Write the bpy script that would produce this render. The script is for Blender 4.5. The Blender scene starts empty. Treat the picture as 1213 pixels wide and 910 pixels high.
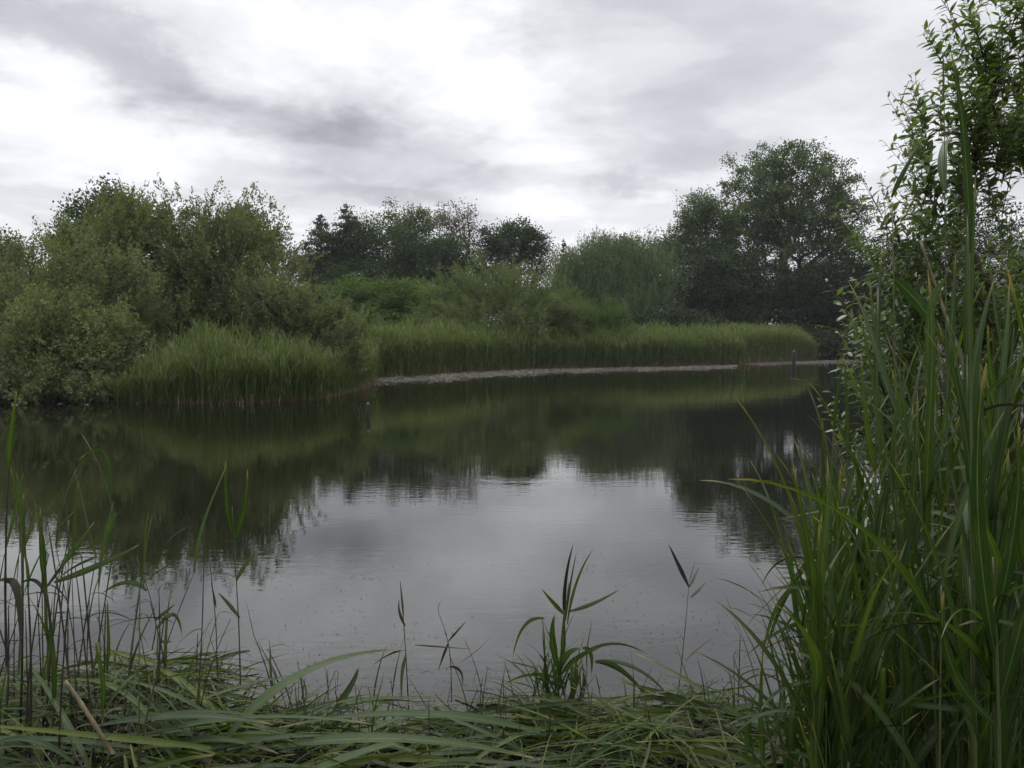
import bpy, math, numpy as np
from mathutils import Vector, Matrix, Euler

scene = bpy.context.scene
COL = scene.collection
R = math.radians
RNG = np.random.default_rng(11)

# ------------------------------------------------------------------ camera geometry (photo 1213 x 910)
F, CU, CV, CAM_H = 951.0, 606.5, 455.0, 1.65
PITCH = math.atan(55.0 / F)
FWD = np.array([0, math.cos(PITCH), -math.sin(PITCH)])
UPV = np.array([0, math.sin(PITCH), math.cos(PITCH)])
RGT = np.array([1.0, 0, 0])
CAM = np.array([0, 0, CAM_H])

def ray(u, v):
    return RGT * ((u - CU) / F) + UPV * ((CV - v) / F) + FWD

def P(u, v, Y):
    d = ray(u, v)
    return CAM + d * (Y / d[1])

def G(u, v, z=0.0):
    d = ray(u, v)
    return CAM + d * ((z - CAM_H) / d[2])

# ------------------------------------------------------------------ object helpers
def tag(o, label, cat, group=None, kind=None):
    o['label'] = label
    o['category'] = cat
    if group: o['group'] = group
    if kind: o['kind'] = kind
    return o

def kind(o, k, label=None):
    o['kind'] = k
    if label: o['label'] = label
    return o

def empty(name, loc):
    o = bpy.data.objects.new(name, None)
    o.location = Vector(loc)
    o.empty_display_size = 0.1
    COL.objects.link(o)
    return o

def link(name, me, parent=None):
    o = bpy.data.objects.new(name, me)
    COL.objects.link(o)
    if parent: o.parent = parent
    return o

def mesh_np(name, verts, faces, mats, mat_idx=None, smooth=False, tint=None, uv=None):
    """verts n x 3, faces m x 4 quads"""
    me = bpy.data.meshes.new(name)
    verts = np.ascontiguousarray(verts, dtype=np.float32)
    faces = np.ascontiguousarray(faces, dtype=np.int32)
    me.vertices.add(len(verts)); me.vertices.foreach_set('co', verts.ravel())
    k = faces.shape[1]
    me.loops.add(faces.size); me.loops.foreach_set('vertex_index', faces.ravel())
    me.polygons.add(len(faces))
    me.polygons.foreach_set('loop_start', np.arange(0, faces.size, k, dtype=np.int32))
    if mat_idx is not None:
        me.polygons.foreach_set('material_index', np.ascontiguousarray(mat_idx, dtype=np.int32))
    if smooth:
        me.polygons.foreach_set('use_smooth', np.ones(len(faces), dtype=bool))
    for m in mats: me.materials.append(m)
    if tint is not None:
        a = me.attributes.new('tint', 'FLOAT', 'POINT')
        a.data.foreach_set('value', np.ascontiguousarray(tint, dtype=np.float32))
    if uv is not None:
        l = me.uv_layers.new(name='UVMap')
        l.data.foreach_set('uv', np.ascontiguousarray(uv[faces.ravel()], dtype=np.float32).ravel())
    me.update(calc_edges=True)
    me.validate()
    return me

def norm(a):
    return a / np.maximum(np.linalg.norm(a, axis=-1, keepdims=True), 1e-9)

class Acc:
    """collects quads"""
    def __init__(s): s.v, s.f, s.m, s.t, s.uv, s.n = [], [], [], [], [], 0
    def add(s, v, f, m=0, t=None, uv=None):
        v = np.asarray(v, float).reshape(-1, 3); f = np.asarray(f, int).reshape(-1, 4)
        s.v.append(v); s.f.append(f + s.n); s.m.append(np.full(len(f), m))
        s.t.append(np.full(len(v), 0.5) if t is None else t)
        s.uv.append(np.zeros((len(v), 2)) if uv is None else uv)
        s.n += len(v)
    def mesh(s, name, mats, smooth=False):
        return mesh_np(name, np.concatenate(s.v), np.concatenate(s.f), mats, np.concatenate(s.m), smooth,
                       np.concatenate(s.t), np.concatenate(s.uv))

def kites(c, ax, nr, L, W, tint=None, fold=0.0):
    """leaf shaped quads: base at c, axis ax, plane normal nr"""
    n = len(c)
    ax = norm(ax); sd = norm(np.cross(ax, nr)); up = np.cross(sd, ax)
    L = np.broadcast_to(np.asarray(L, float), (n,))[:, None]; W = np.broadcast_to(np.asarray(W, float), (n,))[:, None]
    v = np.empty((n, 4, 3))
    v[:, 0] = c
    v[:, 1] = c + ax * L * 0.45 + sd * W * 0.5 + up * L * fold
    v[:, 2] = c + ax * L
    v[:, 3] = c + ax * L * 0.45 - sd * W * 0.5 + up * L * fold
    f = np.arange(n * 4).reshape(n, 4)
    t = None if tint is None else np.repeat(tint, 4)
    return v.reshape(-1, 3), f, t

def tubes(a, b, ra, rb, sides=5):
    """one tapered prism per edge"""
    n = len(a)
    d = norm(b - a)
    ref = np.where(np.abs(d[:, 2:3]) > 0.9, np.array([[1.0, 0, 0]]), np.array([[0, 0, 1.0]]))
    x = norm(np.cross(d, ref)); y = np.cross(d, x)
    ang = np.arange(sides) * 2 * np.pi / sides
    ring = x[:, None] * np.cos(ang)[None, :, None] + y[:, None] * np.sin(ang)[None, :, None]
    v = np.concatenate([a[:, None] + ring * ra[:, None, None], b[:, None] + ring * rb[:, None, None]], axis=1)
    i = np.arange(sides); j = (i + 1) % sides
    f0 = np.stack([i, j, j + sides, i + sides], axis=1)
    f = (np.arange(n) * 2 * sides)[:, None, None] + f0[None]
    return v.reshape(-1, 3), f.reshape(-1, 4)

def tube_path(pts, rad, sides=7, cap=True):
    pts = np.asarray(pts, float); rad = np.asarray(rad, float)
    n = len(pts)
    d = norm(np.gradient(pts, axis=0))
    ref = np.array([0.31, 0.95, 0.05]) if abs(d[0][2]) > 0.6 else np.array([0, 0, 1.0])
    x = norm(np.cross(d, ref)); y = np.cross(d, x)
    ang = np.arange(sides) * 2 * np.pi / sides
    v = pts[:, None] + (x[:, None] * np.cos(ang)[None, :, None] + y[:, None] * np.sin(ang)[None, :, None]) * rad[:, None, None]
    i = np.arange(sides); j = (i + 1) % sides
    f0 = np.stack([i, j, j + sides, i + sides], axis=1)
    f = ((np.arange(n - 1) * sides)[:, None, None] + f0[None]).reshape(-1, 4)
    v = v.reshape(-1, 3)
    uv = np.stack([np.tile(ang / 6.2832, n), np.repeat(np.linspace(0, 1, n), sides)], axis=1)
    if cap:
        k = len(v)
        v = np.concatenate([v, pts[-1:]])
        uv = np.concatenate([uv, [[0.5, 1.0]]])
        b = (n - 1) * sides
        extra = [[b + q, b + (q + 1) % sides, b + (q + 2) % sides, k] for q in range(0, sides - 1, 2)]
        f = np.concatenate([f, np.array(extra)])
    return v, f, uv

# ------------------------------------------------------------------ materials
class NT:
    def __init__(s, nt): s.nt = nt; s.N = nt.nodes; s.L = nt.links
    def n(s, t, **kw):
        x = s.N.new(t)
        for k, v in kw.items(): setattr(x, k, v)
        return x
    def set(s, sock, v):
        if isinstance(v, bpy.types.NodeSocket): s.L.new(v, sock)
        else: sock.default_value = v
    def math(s, op, a, b=0.0, c=0.0, clamp=False):
        m = s.n('ShaderNodeMath', operation=op, use_clamp=clamp)
        s.set(m.inputs[0], a); s.set(m.inputs[1], b); s.set(m.inputs[2], c)
        return m.outputs[0]
    def mixc(s, f, a, b, blend='MIX'):
        m = s.n('ShaderNodeMix', data_type='RGBA', blend_type=blend)
        s.set(m.inputs[0], f); s.set(m.inputs[6], a); s.set(m.inputs[7], b)
        return m.outputs[2]
    def noise(s, vec, scale, detail=3.0, rough=0.5, dist=0.0):
        m = s.n('ShaderNodeTexNoise')
        if vec is not None: s.L.new(vec, m.inputs['Vector'])
        m.inputs['Scale'].default_value = scale; m.inputs['Detail'].default_value = detail
        m.inputs['Roughness'].default_value = rough; m.inputs['Distortion'].default_value = dist
        return m
    def ramp(s, f, stops):
        m = s.n('ShaderNodeMapRange', interpolation_type='SMOOTHSTEP')
        s.set(m.inputs[0], f)
        for i, x in enumerate(stops): m.inputs[1 + i].default_value = x
        return m.outputs[0]

def new_mat(name):
    m = bpy.data.materials.new(name); m.use_nodes = True
    m.node_tree.nodes.clear()
    t = NT(m.node_tree)
    out = t.n('ShaderNodeOutputMaterial')
    return m, t, out

def rgba(c): return (c[0], c[1], c[2], 1.0)

def leaf_mat(name, c1, c2, trans=0.35, tcol=None, rough=0.65, spec=0.10, use_obj=False, patch=1.2, veins=False):
    m, t, out = new_mat(name)
    if use_obj:
        oi = t.n('ShaderNodeObjectInfo'); f = oi.outputs['Random']
    else:
        at = t.n('ShaderNodeAttribute', attribute_name='tint'); f = at.outputs['Fac']
    tc = t.n('ShaderNodeTexCoord')
    nz = t.noise(tc.outputs['Object'], patch, 2.0)
    f2 = t.math('ADD', t.math('MULTIPLY', f, 0.7), t.math('MULTIPLY', t.math('SUBTRACT', nz.outputs[0], 0.5), 0.9), clamp=True)
    col = t.mixc(f2, rgba(c1), rgba(c2))
    nrm = None
    if veins:
        uvs = t.n('ShaderNodeSeparateXYZ'); t.L.new(tc.outputs['UV'], uvs.inputs[0])
        w = t.math('SINE', t.math('MULTIPLY', uvs.outputs[0], 75.0))
        mid = t.ramp(t.math('ABSOLUTE', t.math('SUBTRACT', uvs.outputs[0], 0.5)), (0.0, 0.06, 1.0, 0.0))
        mp = t.n('ShaderNodeMapping'); t.L.new(tc.outputs['UV'], mp.inputs[0]); mp.inputs['Scale'].default_value = (9.0, 2.5, 1.0)
        st = t.noise(mp.outputs[0], 1.6, 3.0, 0.6)
        col = t.mixc(t.math('MULTIPLY', w, 0.10), col, rgba([x * 1.5 for x in c2]))
        col = t.mixc(t.math('MULTIPLY', mid, 0.45), col, (0.16, 0.20, 0.08, 1))
        # withering yellow tips and blotches
        wi = t.math('MULTIPLY', t.ramp(st.outputs[0], (0.56, 0.72, 0.0, 1.0)), t.ramp(uvs.outputs[1], (0.2, 1.0, 0.2, 1.0)))
        wi = t.math('MAXIMUM', wi, t.math('MULTIPLY', t.ramp(t.math('ADD', uvs.outputs[1], t.math('MULTIPLY', st.outputs[0], 0.25)), (0.98, 1.10, 0.0, 1.0)), 0.85))
        col = t.mixc(wi, col, (0.20, 0.165, 0.075, 1))
        bp = t.n('ShaderNodeBump'); bp.inputs['Strength'].default_value = 0.25; bp.inputs['Distance'].default_value = 0.002
        t.L.new(w, bp.inputs['Height']); nrm = bp.outputs[0]
    pb = t.n('ShaderNodeBsdfPrincipled')
    t.L.new(col, pb.inputs['Base Color']); pb.inputs['Roughness'].default_value = rough
    pb.inputs['Specular IOR Level'].default_value = spec
    if nrm: t.L.new(nrm, pb.inputs['Normal'])
    tr = t.n('ShaderNodeBsdfTranslucent')
    tm = tcol or (1.25, 1.25, 0.55)
    t.L.new(t.mixc(1.0, col, rgba(tm), 'MULTIPLY'), tr.inputs[0])
    mx = t.n('ShaderNodeMixShader'); mx.inputs[0].default_value = trans
    t.L.new(pb.outputs[0], mx.inputs[1]); t.L.new(tr.outputs[0], mx.inputs[2])
    t.L.new(mx.outputs[0], out.inputs[0])
    return m

def plain_mat(name, c1, c2, scale=6.0, rough=0.8, stretch=(1, 1, 1), bump=0.3, spec=0.3, bdist=0.01, use_obj=False):
    m, t, out = new_mat(name)
    tc = t.n('ShaderNodeTexCoord'); mp = t.n('ShaderNodeMapping')
    t.L.new(tc.outputs['Object'], mp.inputs[0]); mp.inputs['Scale'].default_value = stretch
    nz = t.noise(mp.outputs[0], scale, 5.0, 0.6)
    f = t.ramp(nz.outputs[0], (0.3, 0.7, 0.0, 1.0))
    if use_obj:
        oi = t.n('ShaderNodeObjectInfo')
        f = t.math('ADD', t.math('MULTIPLY', f, 0.5), t.math('MULTIPLY', oi.outputs['Random'], 0.6), clamp=True)
    pb = t.n('ShaderNodeBsdfPrincipled')
    t.L.new(t.mixc(f, rgba(c1), rgba(c2)), pb.inputs['Base Color'])
    pb.inputs['Roughness'].default_value = rough; pb.inputs['Specular IOR Level'].default_value = spec
    if bump:
        bp = t.n('ShaderNodeBump'); bp.inputs['Strength'].default_value = bump; bp.inputs['Distance'].default_value = bdist
        t.L.new(nz.outputs[0], bp.inputs['Height']); t.L.new(bp.outputs[0], pb.inputs['Normal'])
    t.L.new(pb.outputs[0], out.inputs[0])
    return m

M = {}
M['bark'] = plain_mat('bark', (0.035, 0.030, 0.024), (0.10, 0.09, 0.075), 5, 0.9, (4, 4, 0.6), 0.6)
M['twig'] = plain_mat('twig_bark', (0.05, 0.035, 0.02), (0.10, 0.085, 0.05), 20, 0.7, (1, 1, 1), 0.2, bdist=0.002)
M['soil'] = plain_mat('soil', (0.012, 0.013, 0.006), (0.030, 0.040, 0.014), 1.4, 0.95, bump=0.5, bdist=0.05)
M['mud'] = plain_mat('pale_mud', (0.020, 0.018, 0.014), (0.085, 0.080, 0.068), 5.0, 1.0, (1, 2, 1), 0.6, 0.03, bdist=0.03)
M['wood'] = plain_mat('weathered_wood', (0.012, 0.011, 0.010), (0.030, 0.027, 0.023), 12, 0.9, (3, 3, 0.5), 0.4)
M['l_sallow'] = leaf_mat('sallow_leaf', (0.088, 0.112, 0.049), (0.166, 0.195, 0.098), 0.30, patch=0.5)
M['l_sallow2'] = leaf_mat('pale_willow_leaf', (0.095, 0.124, 0.049), (0.178, 0.212, 0.095), 0.30, patch=0.5)
M['l_alder'] = leaf_mat('dark_alder_leaf', (0.022, 0.043, 0.015), (0.049, 0.078, 0.029), 0.2, patch=0.3)
M['l_fir'] = leaf_mat('conifer_needle', (0.026, 0.039, 0.023), (0.047, 0.065, 0.039), 0.05, patch=0.3)
M['l_broad'] = leaf_mat('broad_leaf', (0.062, 0.088, 0.035), (0.110, 0.140, 0.057), 0.3, patch=0.3)
M['l_brown'] = leaf_mat('bronze_leaf', (0.086, 0.075, 0.055), (0.137, 0.120, 0.086), 0.25, patch=0.3)
M['l_poplar'] = leaf_mat('grey_poplar_leaf', (0.050, 0.083, 0.036), (0.110, 0.155, 0.071), 0.25, patch=0.25)
M['l_weep'] = leaf_mat('weeping_willow_leaf', (0.065, 0.099, 0.043), (0.125, 0.166, 0.083), 0.25, patch=0.35)
M['l_bush'] = leaf_mat('bush_leaf', (0.048, 0.086, 0.022), (0.100, 0.151, 0.042), 0.3, patch=0.5)
M['l_dome'] = leaf_mat('osier_leaf', (0.076, 0.109, 0.041), (0.132, 0.170, 0.065), 0.3, patch=0.5)
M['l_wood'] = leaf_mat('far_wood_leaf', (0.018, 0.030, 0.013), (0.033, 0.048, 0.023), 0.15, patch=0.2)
M['reedbed'] = leaf_mat('reed_bed_green', (0.064, 0.094, 0.028), (0.124, 0.163, 0.057), 0.3, patch=0.35)
M['reedtan'] = leaf_mat('reed_bed_dead_stem', (0.11, 0.075, 0.042), (0.30, 0.235, 0.15), 0.15, patch=0.8)
M['plume'] = leaf_mat('old_reed_plume', (0.13, 0.095, 0.08), (0.20, 0.16, 0.13), 0.2)
M['rleaf'] = leaf_mat('reed_leaf', (0.012, 0.032, 0.008), (0.044, 0.078, 0.016), 0.40, (1.45, 1.4, 0.5), 0.42, 0.24, True, 2.0, True)
M['rmat'] = leaf_mat('mat_leaf', (0.006, 0.024, 0.007), (0.076, 0.108, 0.010), 0.30, (1.4, 1.35, 0.45), 0.45, 0.18, False, 2.5, True)
M['rdead'] = leaf_mat('dead_reed_leaf', (0.014, 0.014, 0.009), (0.050, 0.046, 0.028), 0.2, (1, 1, 0.8), 0.7, 0.2, True)
M['straw'] = plain_mat('straw', (0.085, 0.068, 0.038), (0.20, 0.165, 0.095), 30, 0.6, (1, 1, 0.2), 0.2, bdist=0.001)
M['rstem'] = plain_mat('reed_stem', (0.030, 0.048, 0.016), (0.075, 0.090, 0.030), 18, 0.5, (1, 1, 0.15), 0.1, 0.4, 0.001, True)
M['rstemdead'] = plain_mat('old_reed_stem', (0.012, 0.011, 0.008), (0.045, 0.040, 0.026), 22, 0.75, (1, 1, 0.2), 0.2, 0.3, 0.001, True)
M['gwillow'] = leaf_mat('goat_willow_leaf', (0.055, 0.100, 0.036), (0.142, 0.200, 0.084), 0.40, (1.4, 1.4, 0.45), 0.42, 0.5, False, 3.0)
M['fleck'] = plain_mat('floating_fleck', (0.010, 0.010, 0.006), (0.095, 0.095, 0.075), 2.6, 0.9, bump=0, spec=0.05)
M['litter'] = leaf_mat('bleached_litter', (0.05, 0.045, 0.035), (0.27, 0.26, 0.225), 0.1, (1, 1, .9), 0.9, 0.05, patch=0.9)

def water_mat():
    m, t, out = new_mat('pond_water')
    geo = t.n('ShaderNodeNewGeometry')
    mp = t.n('ShaderNodeMapping'); t.L.new(geo.outputs['Position'], mp.inputs[0]); mp.inputs['Scale'].default_value = (0.38, 1.0, 1.0)
    n1 = t.noise(mp.outputs[0], 13.0, 2.0, 0.55, 0.4)
    n2 = t.noise(mp.outputs[0], 2.6, 1.0, 0.4, 0.2)
    mp2 = t.n('ShaderNodeMapping'); t.L.new(geo.outputs['Position'], mp2.inputs[0]); mp2.inputs['Scale'].default_value = (0.13, 0.42, 1.0)
    patch = t.noise(mp2.outputs[0], 1.0, 3.0, 0.55)
    pf = t.ramp(patch.outputs[0], (0.36, 0.68, 0.30, 1.25))
    h = t.math('MULTIPLY', t.math('ADD', t.math('MULTIPLY', n1.outputs[0], 0.0009), t.math('MULTIPLY', n2.outputs[0], 0.0008)), pf)
    bp = t.n('ShaderNodeBump'); bp.inputs['Strength'].default_value = 1.0; bp.inputs['Distance'].default_value = 1.0
    t.L.new(h, bp.inputs['Height'])
    pb = t.n('ShaderNodeBsdfPrincipled')
    pb.inputs['Base Color'].default_value = (0.0055, 0.0062, 0.0035, 1)
    pb.inputs['Roughness'].default_value = 0.02
    pb.inputs['IOR'].default_value = 1.74
    t.L.new(bp.outputs[0], pb.inputs['Normal'])
    t.L.new(pb.outputs[0], out.inputs[0])
    return m
M['water'] = water_mat()

# ------------------------------------------------------------------ world: overcast sky with cloud bands
SUN_EL, SUN_AZ = R(48), R(-12)      # azimuth from +Y towards +X
world = bpy.data.worlds.new('World'); scene.world = world; world.use_nodes = True
world.node_tree.nodes.clear()
t = NT(world.node_tree)
wo = t.n('ShaderNodeOutputWorld'); bg = t.n('ShaderNodeBackground'); bg.inputs['Strength'].default_value = 0.1
t.L.new(bg.outputs[0], wo.inputs[0])
sky = t.n('ShaderNodeTexSky', sky_type='NISHITA'); sky.sun_disc = False
sky.sun_elevation = SUN_EL; sky.sun_rotation = SUN_AZ
tc = t.n('ShaderNodeTexCoord'); sp = t.n('ShaderNodeSeparateXYZ'); t.L.new(tc.outputs['Generated'], sp.inputs[0])
X, Y, Z = sp.outputs
az = t.math('ARCTAN2', X, Y)
el = t.math('ARCSINE', Z)
# cloud-deck coordinates: a flat layer overhead seen in perspective
den = t.math('MAXIMUM', t.math('ADD', Z, 0.10), 0.03)
cp = t.n('ShaderNodeCombineXYZ'); t.L.new(t.math('DIVIDE', X, den), cp.inputs[0]); t.L.new(t.math('DIVIDE', Y, den), cp.inputs[1])
deck = t.noise(cp.outputs[0], 1.25, 7.0, 0.55, 0.3)
deck2 = t.noise(cp.outputs[0], 2.6, 5.0, 0.6, 0.3)
# ragged warp of the angular position
ae = t.n('ShaderNodeCombineXYZ'); t.L.new(az, ae.inputs[0]); t.L.new(el, ae.inputs[1])
mpw = t.n('ShaderNodeMapping'); t.L.new(ae.outputs[0], mpw.inputs[0]); mpw.inputs['Scale'].default_value = (1, 1.8, 1)
wz = t.noise(mpw.outputs[0], 6.0, 7.0, 0.62)
wv = t.n('ShaderNodeVectorMath', operation='SUBTRACT'); t.L.new(wz.outputs['Color'], wv.inputs[0]); wv.inputs[1].default_value = (0.5, 0.5, 0.5)
ws = t.n('ShaderNodeVectorMath', operation='MULTIPLY'); t.L.new(wv.outputs[0], ws.inputs[0]); ws.inputs[1].default_value = (0.30, 0.17, 0.0)
wa = t.n('ShaderNodeVectorMath', operation='ADD'); t.L.new(ae.outputs[0], wa.inputs[0]); t.L.new(ws.outputs[0], wa.inputs[1])
def angles(u, v):
    d = ray(u, v); d = d / np.linalg.norm(d)
    return math.atan2(d[0], d[1]), math.asin(d[2])
def cloud(u, v, rx, ry, rot, amt, hard=0.0):
    a, e = angles(u, v)
    mp = t.n('ShaderNodeMapping', vector_type='TEXTURE')
    t.L.new(wa.outputs[0], mp.inputs[0])
    mp.inputs['Location'].default_value = (a, e, 0); mp.inputs['Rotation'].default_value = (0, 0, R(rot)); mp.inputs['Scale'].default_value = (rx / F, ry / F, 1)
    ln = t.n('ShaderNodeVectorMath', operation='LENGTH'); t.L.new(mp.outputs[0], ln.inputs[0])
    return t.ramp(ln.outputs['Value'], (hard + 0.28, 1.0, amt, 0.0))
val = t.math('ADD', 0.675, t.math('ADD', t.math('MULTIPLY', t.math('SUBTRACT', deck.outputs[0], 0.5), 0.22), t.ramp(deck.outputs[0], (0.45, 0.55, -0.03, 0.06))))
val = t.math('ADD', val, t.math('MULTIPLY', t.math('SUBTRACT', deck2.outputs[0], 0.5), 0.24))
CLOUDS = [  # photo position, half sizes, tilt, brightness change
    (430, 20, 270, 80, -8, 0.178, 0.00), (560, 95, 120, 75, -25, 0.118, 0.00), (300, 70, 110, 34, -10, 0.096, 0.00),
    (60, 150, 260, 70, -8, 0.148, 0.05), (80, 265, 300, 45, 0, 0.074, 0.05), (640, 170, 110, 110, 60, 0.104, 0.05),
    (700, 262, 150, 45, 0, 0.111, 0.05), (300, 262, 120, 30, 0, 0.074, 0.05), (1040, 190, 130, 60, 0, 0.074, 0.00),
    (90, 45, 240, 52, -14, -0.120, 0.05), (330, 125, 220, 66, -20, -0.120, 0.05), (450, 175, 190, 66, -14, -0.110, 0.00), (400, 150, 90, 36, -20, -0.040, 0.00), (150, 70, 110, 24, -16, -0.030, 0.00),
    (440, 226, 130, 20, 0, -0.090, 0.05), (780, 50, 240, 110, -5, -0.070, 0.05), (1080, 90, 150, 100, 20, -0.080, 0.00),
    (860, 170, 100, 34, 8, -0.080, 0.00), (745, 214, 95, 20, -3, -0.100, 0.05), (30, 245, 120, 18, 0, -0.050, 0.00),
    (60, 30, 170, 50, -10, -0.10, 0.0),
]
for c in CLOUDS: val = t.math('ADD', val, cloud(*c))
# brighter overhead on the sun's side, duller deck behind the viewer
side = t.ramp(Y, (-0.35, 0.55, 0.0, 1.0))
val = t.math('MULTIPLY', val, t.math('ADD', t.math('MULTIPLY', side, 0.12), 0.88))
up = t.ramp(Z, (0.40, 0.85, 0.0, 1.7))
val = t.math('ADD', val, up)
val = t.math('MAXIMUM', val, 0.12)
tone = t.ramp(val, (0.35, 0.85, 0.0, 1.0))
ccol = t.mixc(tone, (0.955, 0.965, 1.05, 1), (0.985, 0.99, 1.02, 1))
sc10 = t.math('MULTIPLY', val, 10.0)
vm = t.n('ShaderNodeVectorMath', operation='SCALE'); t.L.new(ccol, vm.inputs[0]); t.L.new(sc10, vm.inputs['Scale'])
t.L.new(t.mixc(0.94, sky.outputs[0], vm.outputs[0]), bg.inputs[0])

sl = bpy.data.lights.new('sun', 'SUN'); sl.energy = 1.2; sl.angle = R(25); sl.color = (1.0, 0.97, 0.92)
so = bpy.data.objects.new('sun', sl); COL.objects.link(so)
sd = Vector((math.sin(SUN_AZ) * math.cos(SUN_EL), math.cos(SUN_AZ) * math.cos(SUN_EL), math.sin(SUN_EL)))
so.rotation_euler = sd.to_track_quat('Z', 'Y').to_euler()

cam = bpy.data.cameras.new('camera'); co = bpy.data.objects.new('camera', cam); COL.objects.link(co)
cam.sensor_width = 36.0; cam.lens = 36.0 * F / 1213.0; cam.clip_start = 0.05; cam.clip_end = 12000
co.location = CAM; co.rotation_euler = (R(90) - PITCH, 0, 0)
scene.camera = co
vs = scene.view_settings
vs.view_transform = 'Standard'; vs.look = 'None'; vs.exposure = 0.25; vs.gamma = 1.0
scene.render.engine = 'CYCLES'
scene.cycles.use_denoising = True
scene.cycles.max_bounces = 8; scene.cycles.diffuse_bounces = 3; scene.cycles.transmission_bounces = 4

# ------------------------------------------------------------------ terrain with the pond basin
def g2(u, v): q = G(u, v); return (q[0], q[1])
SHORE_MID = [(420, 447), (500, 443), (600, 437), (700, 434.5), (800, 433), (880, 430.5), (900, 428.5), (972, 426.5), (1032, 425.5)]
POND = [(-14, 2.6), (-6, 3.0), (-2.2, 2.95), (-1.2, 2.7), (-0.4, 2.75), (0.4, 2.75), (1.2, 2.9), (2.4, 3.5), (5, 4.4), (12, 9), (22, 22), (31, 50)] + \
       [g2(*p) for p in SHORE_MID[::-1]] + [(-4.8, 25.5), g2(400, 460), g2(350, 468), g2(260, 472), g2(120, 472), g2(20, 473), (-17, 22.5), (-26, 19), (-32, 8)]
POND = np.array(POND)

def shore_dist(x, y):
    """signed distance to the pond outline, negative inside the water"""
    p = np.stack([x, y], -1)
    best = np.full(x.shape, 1e9); inside = np.zeros(x.shape, bool)
    n = len(POND)
    for i in range(n):
        a, b = POND[i], POND[(i + 1) % n]
        ab = b - a
        tt = np.clip(((p - a) @ ab) / (ab @ ab), 0, 1)
        best = np.minimum(best, np.linalg.norm(p - (a + tt[..., None] * ab), axis=-1))
        c = ((a[1] > y) != (b[1] > y)) & (x < (b[0] - a[0]) * (y - a[1]) / (b[1] - a[1] + 1e-12) + a[0])
        inside ^= c
    return np.where(inside, -best, best)

def lump(x, y):
    return 0.03 * np.sin(1.9 * x + 0.7 * y) * np.sin(1.3 * y - 0.4 * x) + 0.015 * np.sin(4.1 * x - 2 * y)

def ground_z(x, y):
    d = shore_dist(np.asarray(x, float), np.asarray(y, float))
    h = np.where(d > 0, 0.24 * (1 - np.exp(-d / 0.5)), np.maximum(d * 0.35, -0.9))
    return h + lump(np.asarray(x, float), np.asarray(y, float)) * np.clip(d * 2, 0, 1)

def axis(lo, hi, step, far):
    a = list(np.arange(lo, hi + 1e-6, step)); s = step; h = a[-1]; l = a[0]
    while h < far: s *= 1.5; h += s; a.append(h)
    s = step
    while l > -far: s *= 1.5; l -= s; a.insert(0, l)
    return np.array(a)
gx = axis(-34, 40, 0.35, 6000); gy = axis(-4, 70, 0.35, 6000)
GX, GY = np.meshgrid(gx, gy)
GZ = ground_z(GX, GY)
nx, ny = len(gx), len(gy)
ii = (np.arange(ny - 1)[:, None] * nx + np.arange(nx - 1)[None]).ravel()
gf = np.stack([ii, ii + 1, ii + 1 + nx, ii + nx], 1)
kind(link('ground', mesh_np('ground', np.stack([GX, GY, GZ], -1).reshape(-1, 3), gf, [M['soil']], smooth=True)), 'structure', 'dark soil and grass of the pond banks')
wv_ = np.array([[-60, -1, 0], [70, -1, 0], [70, 75, 0], [-60, 75, 0]], float)
kind(link('water', mesh_np('water', wv_, [[0, 1, 2, 3]], [M['water']])), 'structure', 'dark still pond water')

# pale dried mud ledge along the foot of the far reeds
def mud_strip(front, back, name):
    fr = np.array([G(*p) for p in front]); bk = np.array([G(*p) for p in back])
    tt = np.linspace(0, 1, 90)
    def rs(a):
        s = np.concatenate([[0], np.cumsum(np.linalg.norm(np.diff(a, axis=0), axis=1))]); s /= s[-1]
        return np.stack([np.interp(tt, s, a[:, k]) for k in range(3)], 1)
    fr, bk = rs(fr), rs(bk)
    fr[:, 1] += 0.35 * np.sin(tt * 47) * np.sin(tt * 19) + RNG.normal(0, 0.10, 90)
    nr = 8; vs_ = []
    for i in range(nr):
        w = i / (nr - 1)
        r_ = fr * (1 - w) + bk * w
        r_[:, 2] = -0.02 + 0.055 * min(1, w * 3) + RNG.normal(0, 0.008, 90)
        vs_.append(r_)
    vs_ = np.concatenate(vs_)
    k = (np.arange(nr - 1)[:, None] * 90 + np.arange(89)[None]).ravel()
    return mesh_np(name, vs_, np.stack([k, k + 1, k + 91, k + 90], 1), [M['mud']], smooth=True)
kind(link('mud_shore', mud_strip([(428, 456.5), (470, 454.5), (540, 450), (620, 445), (700, 441), (790, 439), (868, 437)],
                                 [(420, 446), (480, 442.5), (560, 438), (640, 435), (720, 433.5), (800, 432.5), (875, 430)], 'mud_shore')), 'structure', 'pale dried mud at the foot of the reed bed')
kind(link('mud_shore', mud_strip([(884, 433.0), (930, 431.8), (990, 430.6), (1060, 429.6)],
                                 [(880, 430), (930, 428.5), (990, 427), (1060, 426)], 'far_mud')), 'structure', 'thin pale mud line at the far end of the pond')

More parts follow.
